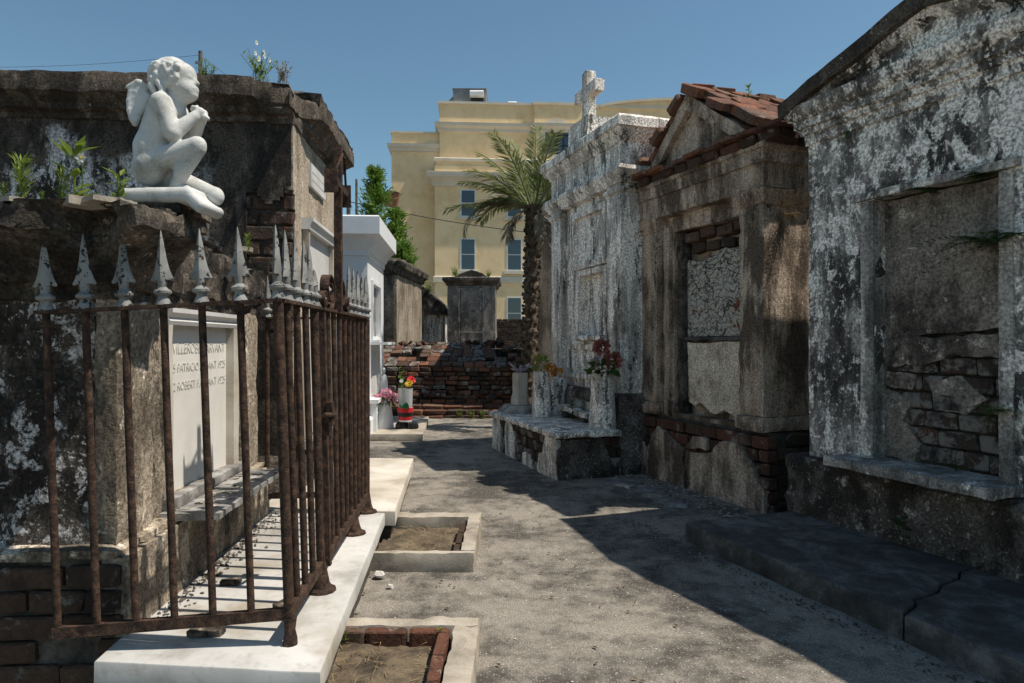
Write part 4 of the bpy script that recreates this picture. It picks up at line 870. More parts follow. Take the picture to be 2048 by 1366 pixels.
for k, (zz, yy, x0) in enumerate(((.94, .74, 0), (1.02, .96, 0), (1.10, 1.2, 0), (1.18, 1.44, 0), (1.26, 1.7, 0), (1.33, 1.95, .9))): brow(zz, yy, x0, 2.95, .085, .22, .10 + .05 * k, ('brick', 'brick_tile', 'brick_grey'), 0, .32)
for i in range(75):
    x, y = random.uniform(.05, 2.85), random.uniform(.32, .62); zz = .36 + random.uniform(0, .10)
    if i > 48: y = random.uniform(1.7, 2.1); zz = 1.36 + random.uniform(0, .10)
    s_ = random.uniform(.6, 1.1); brick(rb, (x, y, zz), (.19 * s_, .11 * s_, .075 * s_), random.choice(['brick', 'brick', 'brick_grey', 'brick_dark']), (random.uniform(-.6, .6), random.uniform(-.6, .6), random.uniform(0, 3)), 'loose_brick')

# ------------------------------------------------------------------ yellow building
bd = thing('yellow_building', 'large yellow stuccoed building rising behind the cemetery', 'building', (0, 45, 0), R(4))
B(-4.75, 22, 0, 12, 0, 17.0).build('upper_wall', 'yellow', bd); B(-7.9, -4.75, .3, 12, 0, 15.1).build('wing_wall', 'yellow', bd); B(-5.0, 22, -1.5, 0, 0, 12.6).build('lower_wall', 'yellow', bd)
def mould(parent, x0, x1, y0, y1, prof, mat='trim', name='cornice'): return MB().rect(x0, x1, y0, y1, prof, 30).build(name, mat, parent, smooth=20)
mould(bd, -4.75, 22, 0, 12, [(0, 15.15), (.12, 15.2), (.14, 15.4), (.3, 15.55), (.32, 15.75), (.05, 15.8)]); mould(bd, -4.75, 22, 0, 12, [(.02, 17.0), (.1, 17.02), (.1, 17.18), (0, 17.2)], name='coping')
mould(bd, -7.9, -4.76, .3, 12, [(0, 13.9), (.1, 13.95), (.12, 14.1), (.25, 14.2), (.27, 14.4), (.04, 14.45)]); mould(bd, -7.9, -4.76, .3, 12, [(.02, 15.1), (.08, 15.12), (.08, 15.24), (0, 15.26)], name='coping')
mould(bd, -5.0, 22, -1.5, 0, [(0, 11.25), (.1, 11.3), (.14, 11.5), (.3, 11.7), (.45, 11.8), (.5, 12.0), (.5, 12.12), (.05, 12.2)]); mould(bd, -5.0, 22, -1.5, 0, [(.0, 12.85), (.06, 12.9), (.06, 13.05), (0, 13.1)], name='coping')
B(-4.94, 22, -1.45, 0, 12.2, 12.9).build('attic', 'yellow', bd); mould(bd, -5.0, 22, -1.5, 0, [(.0, 5.15), (.1, 5.2), (.1, 5.55), (0, 5.6)], name='belt_course')
B(1.45, 4.65, -.25, 0, 13.1, 17.0).build('bay', 'yellow', bd); mould(bd, 1.45, 4.65, -.25, 0, [(0, 15.15), (.12, 15.2), (.14, 15.4), (.3, 15.55), (.32, 15.75), (.05, 15.8)], name='bay_cornice'); mould(bd, 1.45, 4.65, -.25, 0, [(.02, 17.0), (.1, 17.02), (.1, 17.19), (0, 17.21)], name='bay_coping')
m = MB(); r = [[(5.9 + 13.5 * i / 24, y, 17.0 + .62 * math.sin(math.pi * i / 24) ** .7) for i in range(25)] for y in (-.06, 3)]
m.loft([[(p[0], p[1], p[2]) for p in r[0]] + [(19.4, -.06, 16.9), (5.9, -.06, 16.9)], [(p[0], p[1], p[2]) for p in r[1]] + [(19.4, 3, 16.9), (5.9, 3, 16.9)]]); m.build('curved_parapet', 'yellow', bd)
m = MB(); m.loft([[(5.85 + 13.6 * i / 24, y, 16.98 + dz + .64 * math.sin(math.pi * i / 24) ** .7) for y, dz in ((-.2, 0), (-.2, .17), (3.1, .17), (3.1, 0))] for i in range(25)]); m.build('curved_coping', 'trim', bd)
def sash(xc, z0, z1, wd, y):
    w_ = B(xc - wd / 2, xc + wd / 2, y - .03, y + .1, z0, z1); o = w_.build('window', 'windowframe', bd)
    h = (z1 - z0) / 2; B(xc - wd / 2 + .09, xc + wd / 2 - .09, y - .036, y - .029, z0 + .08, z0 + h - .03).build('pane', 'glass', o); B(xc - wd / 2 + .09, xc + wd / 2 - .09, y - .042, y - .029, z0 + h + .03, z1 - .08).build('pane', 'glass', o)
    B(xc - wd / 2 - .18, xc + wd / 2 + .18, y - .16, y, z0 - .2, z0 - .005).build('sill', 'trim', o)
for xc in (-2.9, .05, 3.0, 6.0):
    sash(xc, 9.35, 11.1, 1.0, -1.5); sash(xc, 5.95, 8.0, 1.0, -1.5); sash(xc, 2.2, 4.3, 1.0, -1.5)
xc, z0, zs, rr = 2.95, 13.75, 15.0, .78
def arch(r, z0, zs, n=18): return [(xc - r, z0)] + [(xc + r * math.cos(math.pi - math.pi * i / n), zs + r * math.sin(math.pi * i / n)) for i in range(n + 1)] + [(xc + r, z0)]
MB().prism(arch(rr + .34, z0 - .2, zs), 1, -.33, -.24).build('arch_surround', 'trim', bd); aw = MB().prism(arch(rr, z0, zs), 1, -.345, -.325).build('arched_window', 'glass', bd)
m = MB(); m.box(xc - rr, xc + rr, -.36, -.346, 14.95, 15.03); m.box(xc - .04, xc + .04, -.362, -.347, z0, zs + rr); m.box(xc - .44, xc - .38, -.361, -.347, z0, zs + rr * .8); m.box(xc + .38, xc + .44, -.361, -.347, z0, zs + rr * .8); m.box(xc - rr, xc + rr, -.359, -.346, 14.3, 14.36); m.build('glazing_bar', 'black_frame', aw)
hv = thing('rooftop_unit', 'grey rooftop ventilation unit with white hood on the yellow building', 'vent unit', (-2.85, 46.5, 17.0), 0)
B(-1.1, 1.1, -.8, 1.5, 0, 1.35).build('housing', 'metal_grey', hv); B(-1.15, 1.15, -.85, 1.55, 1.35, 1.40).build('cap', 'metal_grey', hv)
m = MB(); m.loft([[(.05 + u, -.8, .75), (.05 + u, -1.35, .78), (.05 + u, -1.35, 1.0), (.05 + u, -.8, 1.28)] for u in (0, .9)]); m.build('hood', 'metal_white', hv)
B(.1, .95, -.86, -.8, .2, .74).build('louvre', 'black_frame', hv); m = MB(); m.loft([[(-1.1, y, .1), (-1.8, y, .15), (-1.75, y, .35), (-1.1, y, 1.0)] for y in (-.5, .9)]); m.build('side_hood', 'metal_grey', hv)
MB().tube([(0, 0, 0), (0, 0, .35), (.1, 0, .45), (.6, 0, .45), (.7, 0, .35), (.7, 0, 0)], .11).build('vent_pipe', 'metal_white', None, loc=(-.35, 46.2, 17.15))
tag(bpy.data.objects['vent_pipe'], 'small white bent vent pipe on the yellow building roof', 'pipe')

# ------------------------------------------------------------------ poles and cables
def pole(label, px, ytop, Y, r, z0=0):
    t = thing('utility_pole', label, 'pole', (pix(px, 683, Y).x, Y, 0), 0, 'utility poles'); zt = pix(px, ytop, Y).z
    MB().lathe([(r, z0), (r * .8, zt - .01), (r * .6, zt)], 12).build('shaft', 'wood', t); return t, zt
t, zt = pole('wooden utility pole rising behind the angel statue', 401, 102, 24, .085); B(-.14, .1, -.12, -.08, zt - .5, zt - .4).build('bracket', 'metal_grey', t)
t, zt = pole('short grey utility pole above the white tomb', 697, 374, 30, .11)
t, zt = pole('leaning utility pole with a brown box above the white tomb', 713, 358, 31, .07); B(-.30, .26, -.4, -.1, zt - 1.15, zt - .45).build('box', 'brick_tile', t, rot=(0, R(12), 0))
def cable(label, pts, r=.012): tag(MB().tube(pts, r, 5).build('cable', 'wire'), label, 'cable')
def sagp(a, b, s, n=14): return [a.lerp(b, i / n) - Vector((0, 0, s * math.sin(math.pi * i / n))) for i in range(n + 1)]
cable('thin overhead wire in the sky left of the angel', sagp(pix(-60, 135, 24), pix(400, 110, 24), .12), .006)
cable('thin wire slanting down to the right of the wooden pole', sagp(pix(401, 112, 24), pix(520, 200, 26), .0), .006)
cable('dark cable crossing in front of the yellow building', sagp(pix(660, 395, 28), pix(1100, 470, 30), .15), .02)

# ------------------------------------------------------------------ leaves
def leaf(m, p, d, up, L, W, fold=.15, droop=.0):
    d = d.normalized(); s_ = d.cross(up); s_ = s_.normalized() if s_.length > 1e-4 else Vector((1, 0, 0)); n_ = s_.cross(d)
    a = p; b = p + d * L * .5 + n_ * fold * W; c = p + d * L - Vector((0, 0, droop * L))
    i = [len(m.v) + k for k in range(4)]; m.v += [a, b + s_ * W * .5, c, b - s_ * W * .5]; m.f.append([i[0], i[1], i[2]]); m.f.append([i[0], i[2], i[3]])
def rv(rs, z0=-1, z1=1): return Vector((rs.uniform(-1, 1), rs.uniform(-1, 1), rs.uniform(z0, z1)))
UP = Vector((0, 0, 1))
# palm
pt = thing('palm_tree', 'date palm with shaggy brown trunk growing beside the white cross tomb', 'palm', (.265, 11.5, 0), 0); pt.scale = (1.1, 1.1, 1.1)
m = MB(); rings = []; rs = random.Random(2)
for i in range(60):
    z_ = -.05 + 3.45 * i / 59; cx = .09 * (z_ / 3.4); r0 = .10 + .03 * max(0, z_ - 2.6) + .012 * (i % 3 - 1)
    rings.append([(cx + (r0 + rs.uniform(-.014, .022)) * math.cos(6.283 * k / 16 + .3 * (i % 2)), (r0 + rs.uniform(-.014, .022)) * math.sin(6.283 * k / 16 + .3 * (i % 2)), z_) for k in range(16)])
m.loft(rings); m.build('trunk', 'bark', pt, smooth=30)
m = MB()
for i in range(230):
    z_ = 3.42 * (i / 230) ** .8; a = i * 2.4; cx = .09 * z_ / 3.4; d = Vector((math.cos(a), math.sin(a), .9)); p = Vector((cx + .095 * math.cos(a), .095 * math.sin(a), z_)); leaf(m, p, d, Vector((-math.sin(a), math.cos(a), .2)), rs.uniform(.05, .09), rs.uniform(.05, .08), .3)
tag(m.build('leaf_bases', 'bark', pt, smooth=0), kind='stuff')
def frond(az, el, L, curl, mat, seed, lw=.022, dens=50, ll=.36):
    rs = random.Random(seed); m = MB(); p = Vector((.09 + .06 * math.cos(az), .06 * math.sin(az), 3.35)); pts = [p.copy()]; e = el; h = Vector((math.cos(az), math.sin(az), 0))
    for i in range(18): d = h * math.cos(e) + UP * math.sin(e); p = p + d * L / 18; pts.append(p.copy()); e -= curl / 18 * (.4 + 1.2 * i / 18)
    m.tube(pts, [.022 * (1 - .85 * i / 18) + .002 for i in range(19)], 5); s_ = Vector((-h.y, h.x, 0))
    for k in range(dens):
        t_ = .16 + .84 * k / dens; f = t_ * 18; i = min(17, int(f)); q = pts[i].lerp(pts[i + 1], f - i); d = (pts[i + 1] - pts[i]).normalized(); l_ = ll * (1 - .55 * t_ ** 2) * min(1, .5 + t_ * 2) * rs.uniform(.8, 1.1)
        nn = s_.cross(d)
        for sg in (-1, 1): leaf(m, q, d * .75 + s_ * sg * rs.uniform(.5, .8) + nn * rs.uniform(-.1, .45), nn, l_, lw * rs.uniform(.9, 1.4), .2, rs.uniform(0, .14))
    m.build('frond', mat, pt, smooth=0)
for i, (az, el, L, cu, mt) in enumerate((
    (175, 12, 1.75, .55, 'palm'), (168, 38, 1.65, .75, 'palm'), (160, 60, 1.7, .6, 'palm'), (120, 72, 1.6, .5, 'palm'), (80, 86, 1.6, .35, 'palm'), (15, 52, 1.45, .7, 'palm'), (-40, 55, 1.4, .8, 'palm'),
    (200, 45, 1.5, .9, 'palm'), (230, 62, 1.5, .7, 'palm'), (290, 65, 1.4, .7, 'palm'), (185, 20, 1.75, 2.2, 'palm_dry'), (140, 25, 1.3, 1.4, 'palm'), (100, 50, 1.4, 1.0, 'palm'),
    (192, 28, 1.3, 1.7, 'palm'), (205, -20, .9, 1.6, 'palm_dry'), (300, -45, .8, .9, 'palm_dry'), (320, 30, 1.2, 1.4, 'palm'))):
    frond(R(az), R(el), L * (.76 if 155 < az < 210 else .88), cu, mt, i + 10)
# feathery trees beyond the white tomb
def tree(label, x, Y, zt, zb, wid, n, seed, mat='leaf'):
    rs = random.Random(seed); t = thing('cypress_tree', label, 'tree', (x, Y, 0), 0, 'feathery green trees beyond the white tomb')
    MB().lathe([(.14, -.1), (.10, zt * .5), (.02, zt * .96)], 8).build('trunk', 'bark', t, amp=.02); m = MB()
    for i in range(n):
        u = rs.random() ** .7; z_ = zb + (zt - zb) * u; r_ = wid * (1 - u) ** .6 * (.7 + .5 * noise.noise(Vector((seed, z_ * 1.3, 0)))) + .08
        a = rs.uniform(0, 6.283); L = r_ * rs.choice([rs.uniform(.3, .8), rs.uniform(.7, 1.5)]); d = Vector((math.cos(a), math.sin(a), rs.uniform(.25, 1.0))).normalized(); p0 = Vector((0, 0, z_))
        for k in range(13):
            q = p0 + d * L * (.25 + .75 * k / 12) + rv(rs) * .06; leaf(m, q, d + rv(rs) * .8 + UP * .2, rv(rs), rs.uniform(.13, .26), rs.uniform(.03, .065), .1)
    m.build('crown', mat, t, smooth=0); return t
tree('tall feathery green tree rising above the white tomb', -4.5, 22.5, 7.1, 2.0, 1.15, 430, 1); tree('second feathery tree just right of the tallest one', -3.75, 22.0, 5.6, 1.8, 1.0, 330, 2)
tree('short feathery green tree behind the tan tomb', -3.35, 21.0, 4.3, 1.5, .8, 300, 3); tree('low feathery green tree left of the utility poles', -6.6, 24.0, 5.4, 2.0, .9, 260, 4, 'leaf_dark')

# ------------------------------------------------------------------ vases, pots and flowers
def blob_flowers(parent, name, mat, c, r, n, L, W, seed, flat=.8):
    rs = random.Random(seed); m = MB()
    for i in range(n):
        d = rv(rs, -.5, 1).normalized(); p = Vector(c) + Vector((d.x * r, d.y * r, d.z * r * flat)) * rs.uniform(.6, 1); leaf(m, p, d + rv(rs) * .8, rv(rs), L * rs.uniform(.7, 1.2), W * rs.uniform(.8, 1.2), .35)
    return m.build(name, mat, parent, smooth=0)
def rose(parent, c, r, seed, mat='rose', ax=None):
    rs = random.Random(seed); m = MB(); ax = (ax or Vector((rs.uniform(-.5, .5), -.8, .5))).normalized(); u = ax.cross(UP).normalized(); v = ax.cross(u)
    for ring in range(5):
        k = (1.0, .82, .62, .42, .22)[ring]; n_ = (8, 7, 6, 5, 3)[ring]
        for i in range(n_):
            a = 6.283 * i / n_ + ring * .6; d = (u * math.cos(a) + v * math.sin(a)); t_ = u * -math.sin(a) + v * math.cos(a); b = Vector(c); o = b + d * r * k + ax * r * (.15 + .35 * (1 - k)); s0 = len(m.v)
            W = r * .40 * (k + .3) * rs.uniform(.8, 1.2); o += rv(rs) * r * .13
            m.v += [b + t_ * W * .3, b - t_ * W * .3, o - t_ * W * .75 - ax * .1 * r, o + d * r * .12 + ax * r * .12, o + t_ * W * .75 - ax * .1 * r]; m.f += [[s0, s0 + 1, s0 + 2, s0 + 3], [s0, s0 + 3, s0 + 4]]
    m.build('flower', mat, parent, smooth=60)
# pots on the concrete step
v = thing('white_vase', 'white tapered vase of pink hydrangeas on the concrete step', 'vase', (-1.985, 10.68, .1), 0)
MB().lathe([(.14, 0), (.135, .03), (.11, .25), (.095, .36), (.10, .385), (.07, .385), (.07, .3)], 20).build('vase', 'white', v)
for i, c in enumerate(((-.07, -.03, .47), (.08, -.02, .49), (0, .05, .53), (.12, .05, .46), (-.12, .04, .45))): blob_flowers(v, 'flower', 'pink', c, .075, 90, .045, .04, i)
blob_flowers(v, 'leaves', 'leaf_dark', (0, 0, .41), .12, 30, .10, .05, 9, .3)
v = thing('boot_planter', 'red and black striped planter standing on black boots, on the step', 'planter', (-1.655, 10.6, .1), 0)
m = MB(); m.lathe([(.10, 0), (.11, .02), (.10, .07), (.075, .10), (.07, .11)], 16, (-.05, 0), 0, .8); m.build('boot', 'black', v); m = MB(); m.lathe([(.001, 0), (.085, .005), (.095, .04), (.075, .085), (.03, .105), (.001, .11)], 16, (.12, -.04), 0, .85); m.build('boot', 'black', v)
MB().lathe([(.10, .11), (.103, .135)], 24).build('white_band', 'white', v); MB().lathe([(.104, .135), (.112, .19)], 24).build('red_band', 'red', v); MB().lathe([(.1125, .19), (.122, .255)], 24).build('black_band', 'black', v); MB().lathe([(.1215, .255), (.128, .325), (.11, .325), (.105, .2)], 24).build('red_band', 'red', v)
MB().lathe([(.105, .28), (.115, .62), (.111, .62), (.10, .285)], 24).build('plastic_sleeve', 'clear', v)
m = MB(); rs = random.Random(4)
for i in range(5): leaf(m, Vector((0, -.11, .30)), Vector((math.cos(i * 1.25), -.3, .6 + .2 * math.sin(i))), UP, .14, .12, .1)
m.build('foil', 'green_plastic', v, smooth=0)
m = MB(); st = [(-.03, -.02, .3), (-.04, -.02, .6), (-.07, -.03, .8), (-.10, -.03, .95)]; m.tube(st, .006, 5)
for i in range(26): p = Vector(st[1]).lerp(Vector(st[3]), rs.random()); leaf(m, p, rv(rs, 0, 1), UP, rs.uniform(.06, .13), .03, .1)
m.build('sprig', 'leaf', v, smooth=0); rose(v, (.06, -.05, .70), .06, 1, 'yel'); rose(v, (.09, .02, .75), .06, 2, M['red']); rose(v, (-.05, -.06, .74), .03, 3, 'petal_white')
v = thing('white_figurine', 'small white draped figurine on the ledge of the white tomb', 'figurine', (-2.135, 11.35, .582), 0)
MB().lathe([(.075, 0), (.08, .02), (.07, .12), (.062, .22), (.055, .29), (.03, .33), (.024, .34), (.036, .37), (.034, .41), (.012, .435)], 14).build('figure', 'white', v, amp=.006, freq=14)
# on the stone platform
def plat(px, py, z): Y = F * (CAMH - z) / (py - 683); return ((px - 1024) / F * Y, Y, z)
p = plat(1040, 809, .60)
v = thing('stone_block', 'sloped grey stone block at the far end of the platform', 'block', (p[0], p[1] - .03, .5), R(-71.5)); m = MB(); m.loft([[(-.28, -.24, 0), (.26, -.24, 0), (.26, .2, 0), (-.28, .2, 0)], [(-.26, -.14, .10), (.24, -.14, .10), (.24, .18, .10), (-.26, .18, .10)]]); m.build('block', 'marble_old', v, amp=.006)
v = thing('hexagonal_vase', 'pale hexagonal vase of lilac lilies on the platform', 'vase', (p[0], p[1], .602), 0)
MB().lathe([(.13, 0), (.128, .09), (.105, .15), (.108, .43), (.085, .43), (.08, .35)], 6, (0, 0), .3).build('vase', 'marble_buff', v, smooth=20)
m = MB(); rs = random.Random(8)
for i in range(13): a = rs.uniform(0, 6.28); leaf(m, Vector((.04 * math.cos(a), .04 * math.sin(a), .42)), Vector((math.cos(a), math.sin(a), rs.uniform(.3, 1.4))), UP, rs.uniform(.13, .22), rs.uniform(.06, .09), .3)
m.build('petals', 'lily', v, smooth=0); blob_flowers(v, 'leaves', 'leaf_dark', (0, 0, .46), .09, 22, .10, .04, 3, .5)
def arched_urn(label, p, h, rb_, rt, seed):
    v = thing('arched_urn', label, 'vase', p, 0, 'mildewed tapered urns'); n = 20; m = MB(); zz = [0, .04, .08] + [h * k / 14 for k in range(2, 15)]; rings = []
    for z_ in sorted(zz):
        r0 = rb_ + (rt - rb_) * z_ / h; r = []
        for i in range(n):
            a = 6.283 * i / n; rec = 0
            if (i % 5) in (1, 2) and h * .12 < z_ < h * (.70 if True else 0): rec = .014
            r.append((( r0 - rec) * math.cos(a), (r0 - rec) * math.sin(a), z_))
        rings.append(r)
    rings.append([(rt * .8 * math.cos(6.283 * i / n), rt * .8 * math.sin(6.283 * i / n), h) for i in range(n)]); rings.append([(rt * .75 * math.cos(6.283 * i / n), rt * .75 * math.sin(6.283 * i / n), h - .1) for i in range(n)])
    m.loft(rings); m.build('urn', 'r3', v, amp=.003, freq=12, smooth=50)
    for q in range(4):
        a = 6.283 * (q * 5 + 1.5) / n; pts = []
        for k in range(9): t_ = math.pi * k / 8; w_ = 1.0 * 6.283 / n * math.cos(t_); z_ = h * .70 + .035 * math.sin(t_); r0 = rb_ + (rt - rb_) * z_ / h + .001; pts.append((r0 * math.cos(a + w_), r0 * math.sin(a + w_), z_))
        MB().tube(pts, .007, 5).build('arch_moulding', 'r3', v)
    return v
p = plat(1083, 833, .5); v = arched_urn('mildewed arched urn with green sprig and orange flowers, beside the lily vase', p, .57, .125, .10, 1)
blob_flowers(v, 'sprig', 'leaf_yel', (.0, -.0, .66), .085, 120, .07, .02, 5, 1.3); blob_flowers(v, 'flower', 'orange', (.12, -.03, .60), .065, 60, .05, .04, 6); blob_flowers(v, 'flower', 'orange', (.20, -.0, .56), .05, 40, .05, .04, 7)
p = plat(1205, 856, .5); v = arched_urn('large mildewed arched urn of faded red roses at the near platform end', p, .61, .155, .118, 2)
for i, (c, r_) in enumerate((((-.02, -.06, .88), .11), ((.09, -.09, .75), .115), ((-.09, -.05, .72), .07), ((.0, .02, .80), .08))): [blob_flowers(v, 'flower', 'rose' if i < 2 else 'lily', c, r_ * .60, 80, r_ * .55, r_ * .5, i + 20, .9)]
blob_flowers(v, 'leaves', 'leaf_dark', (0, -.02, .66), .13, 40, .11, .07, 9, .5); blob_flowers(v, 'leaves', 'straw', (0, -.03, .66), .13, 14, .10, .06, 10, .5)
for nm, lb, pp, dm, rz, mt in (('marble_plank', 'long white stone plank lying between the two urns', (.80, 8.30, .60), (.86, .16, .065), -71.5, 'r3'), ('stone_bar', 'dark stone bar propped on the white plank', (.87, 8.42, .69), (.72, .12, .10), -71.5, 'marble_old')):
    o = B(-dm[0] / 2, dm[0] / 2, -dm[1] / 2, dm[1] / 2, -dm[2] / 2, dm[2] / 2, .08).build(nm, mt, None, amp=.004, chip=.008, loc=pp, rot=(0, R(3), R(rz))); tag(o, lb, 'stone')
for q in ((-.28, 0), (.28, 0)):
    a = R(-71.5); o = B(-.06, .06, -.07, .07, 0, .065, .06).build('stone_support', 'r1base', None, loc=(.80 + q[0] * math.cos(a), 8.30 + q[0] * math.sin(a), .502), rot=(0, 0, a)); tag(o, 'small stone support under the %s end of the white plank' % ('far' if q[0] < 0 else 'near'), 'stone')
p = (.62, 8.95, .5); v = thing('broken_figure', 'broken mildewed stone figure standing behind the arched urn', 'statue', p, 0)
MB().lathe([(.12, 0), (.12, .08), (.09, .12), (.10, .26), (.12, .36), (.10, .44), (.05, .49), (.04, .51), (.065, .55), (.068, .60), (.03, .645)], 14).build('figure', 'r3', v, amp=.022, freq=9)
# ------------------------------------------------------------------ weeds
def weed(label, loc, kind, seed, s=1.0, mat='leaf_yel', cat='plant'):
    rs = random.Random(seed); t = thing('weed', label, cat, loc, rs.uniform(0, 6), 'weeds growing on the tombs'); m = MB()
    if kind == 'needle':
        for i in range(90): z_ = rs.random() ** .8 * .15 * s; a = rs.uniform(0, 6.28); leaf(m, Vector((0, 0, z_)), Vector((math.cos(a), math.sin(a), rs.uniform(.5, 1.8))), UP, rs.uniform(.04, .075) * s, .007 * s, .1)
    elif kind == 'broad':
        m.tube([(0, 0, 0), (.005, 0, .10 * s), (.01, 0, .17 * s)], .003, 5)
        for i in range(16): z_ = rs.uniform(.01, .17) * s; a = rs.uniform(0, 6.28); leaf(m, Vector((0, 0, z_)), Vector((math.cos(a), math.sin(a), rs.uniform(.1, .8))), UP, rs.uniform(.05, .10) * s, .026 * s, .2)
    elif kind == 'fern':
        for i in range(17):
            a = rs.uniform(0, 6.28); d = Vector((math.cos(a), math.sin(a), rs.uniform(-.2, .6))).normalized(); p = Vector((0, 0, 0)); L = rs.uniform(.18, .32) * s
            for k in range(15):
                q = d * L * k / 15 - UP * L * .5 * (k / 15) ** 2; sd = d.cross(UP).normalized()
                for sg in (-1, 1): leaf(m, q, sd * sg + d * .5, UP, .055 * s * (1 - k / 17), .011 * s, .1)
    else:
        for i in range(26):
            d = Vector((rs.uniform(-.5, .5), rs.uniform(-.5, .5), 1)).normalized(); L = rs.uniform(.08, .22) * s; m.tube([Vector((rs.uniform(-.06, .06) * s, rs.uniform(-.06, .06) * s, 0)), d * L * .6, d * L + Vector((rs.uniform(-.03, .03), 0, -.01))], .0016 * s, 4)
            for k in range(4): leaf(m, d * L * rs.uniform(.2, 1), rv(rs, 0, 1), UP, .035 * s, .012 * s, .1)
    m.build('foliage', mat, t, smooth=0); return t
def flower_heads(t, pts, r=.012):
    for p in pts:
        m = MB()
        for i in range(6): a = i * 1.047; leaf(m, Vector(p), Vector((math.cos(a), -.25, math.sin(a))), Vector((0, -1, 0)), r * 1.5, r, .1)
        m.build('flower_head', 'petal_white', t, smooth=0); k = MB(); k.lathe([(.0005, -.004), (r * .4, 0), (.0005, .004)], 8); k.build('flower_eye', 'yel', t, loc=(p[0], p[1] - .004, p[2]), rot=(R(90), 0, 0))
def on1(px, y, Y=2.74): q = pix(px, y, Y); return (q.x, q.y, 2.0)
weed('needle leaved weed at the left end of the near tomb top', on1(42, 0), 'needle', 1, 1.15); weed('tiny needle leaved weed at the picture edge on the tomb top', on1(8, 0), 'needle', 2, .5)
weed('broad leaved weed below the white daisy on the tomb top', on1(148, 0), 'broad', 3, 1.25); weed('needle leaved weed left of the daisy plant', on1(125, 0), 'needle', 4, .8); weed('leafy weed close behind the angel on the tomb top', on1(240, 0, 2.8), 'broad', 5, .8); weed('small yellowish sprout between the weeds on the tomb top', on1(85, 0), 'needle', 6, .3)
t = weed('slender stem with one white daisy on the tomb top', on1(160, 0, 2.76), 'stalk', 7, .45, 'leaf'); t.rotation_euler = (0, 0, 0); MB().tube([(0, 0, 0), (.01, 0, .1), (.012, -.005, .185)], .002, 5).build('stem', 'leaf', t); flower_heads(t, [(.012, -.01, .19)], .017)
def top3(px, Y=5.55): q = pix(px, 0, Y); return (q.x, q.y, 3.55)
t = weed('bushy weed with small white flowers on the tall tomb', top3(520), 'stalk', 8, 1.35, 'leaf_yel'); flower_heads(t, [(rs.uniform(-.12, .12), -.03, rs.uniform(.14, .3)) for i in range(7)], .016)
weed('low reddish green weed right of the wooden pole', top3(428), 'broad', 9, .8); weed('thin weed with white buds beside the wooden pole', top3(412), 'stalk', 10, .9); weed('small weed on the tall tomb left of the angel head', top3(298), 'broad', 11, .5, 'leaf_dark'); weed('tiny yellow weed far left on the tall tomb', top3(100), 'broad', 12, .35); weed('dry stalks at the broken corner of the tall tomb', top3(566), 'stalk', 13, .9, 'straw')
def on(T, x, y, z): return T.matrix_basis @ Vector((x, y, z)) if True else None
for T in (R1, R2, R3, L1, L3): pass
bpy.context.view_layer.update()
weed('bright sprout on the brick roof ridge of the brown tomb', on(R2, 1.15, .45, 3.85), 'broad', 14, .8); weed('tall thin weed at the right end of the brick roof', on(R2, 1.55, 1.0, 3.62), 'stalk', 15, 1.5, 'leaf_yel'); weed('bare dry twigs beside the weed on the brick roof', on(R2, 1.7, 1.25, 3.5), 'stalk', 16, 1.8, 'straw')
weed('moss clump under the left eave of the brown tomb', on(R2, .05, -.2, 3.15), 'fern', 17, .35, 'leaf_dark'); weed('dry root tangle under the eave of the brown tomb', on(R2, 1.15, -.14, 3.12), 'fern', 18, .5, 'straw'); weed('dry vine hanging on the side pilaster of the brown tomb', on(R2, 1.93, .2, 2.55), 'fern', 19, .6, 'straw'); weed('small moss tuft on the left pilaster cap of the brown tomb', on(R2, .08, -.1, 2.66), 'fern', 20, .3, 'leaf_dark')
weed('dark fern hanging at the upper right of the marble framed niche', on(R1, 1.45, -.02, 2.02), 'fern', 21, 2.0, 'leaf_dark'); weed('fern hanging on the right jamb low in the niche', on(R1, 1.46, -.02, 1.05), 'fern', 22, 1.0, 'leaf'); weed('moss tuft under the niche lintel', on(R1, 1.0, .03, 2.42), 'fern', 23, .8, 'leaf_dark'); weed('grass tuft in the limewashed wall above the niche', on(R1, .42, -.02, 2.86), 'needle', 24, .6, 'leaf_dark'); weed('second moss tuft at the right end of the niche lintel', on(R1, 1.38, .02, 2.42), 'fern', 25, .9, 'leaf_dark')
weed('leafy weed at the foot of the grey tomb base', on(R1, .95, -.12, .13), 'broad', 26, 1.2, 'leaf_dark'); weed('low weed growing on the marble sill', on(R1, 1.2, .02, .65), 'broad', 27, .5, 'leaf_dark')
weed('green vine under the white plank on the platform', (.72, 8.2, .50), 'broad', 28, 1.2, 'leaf_dark'); weed('leafy weed behind the arched urn on the platform', (.50, 8.75, .50), 'broad', 29, 1.4, 'leaf_dark'); weed('climbing weed right of the rose urn', (1.16, 7.62, .50), 'broad', 30, 1.9, 'leaf_dark'); weed('sprig growing through the white plank', (.86, 8.2, .60), 'broad', 31, .8, 'leaf')
for i, (x, y) in enumerate(((-1.0, 12.92), (-.55, 12.9), (.0, 12.85), (-.75, 12.8))): weed(('pale weed at the left foot of the brick ruin', 'pale weed at the middle foot of the brick ruin', 'pale weed at the right foot of the brick ruin', 'pale low weed before the brick ruin')[i], (x, y, 0), 'stalk', 40 + i, .9, 'leaf_yel')
weed('grassy tuft on top of the narrow upright tomb', (-1.5, 17.95, 3.14), 'stalk', 50, 1.6, 'leaf_yel'); weed('second grassy tuft at the right of the upright tomb top', (-.62, 17.95, 3.12), 'stalk', 51, 1.3, 'leaf_yel'); weed('weed clump on the roof of the ruined tomb', (-2.3, 18.95, 2.75), 'stalk', 52, 2.0, 'leaf'); weed('grassy tuft on the tan tomb cornice', (-2.42, 16.2, 3.25), 'stalk', 53, 1.8, 'leaf')
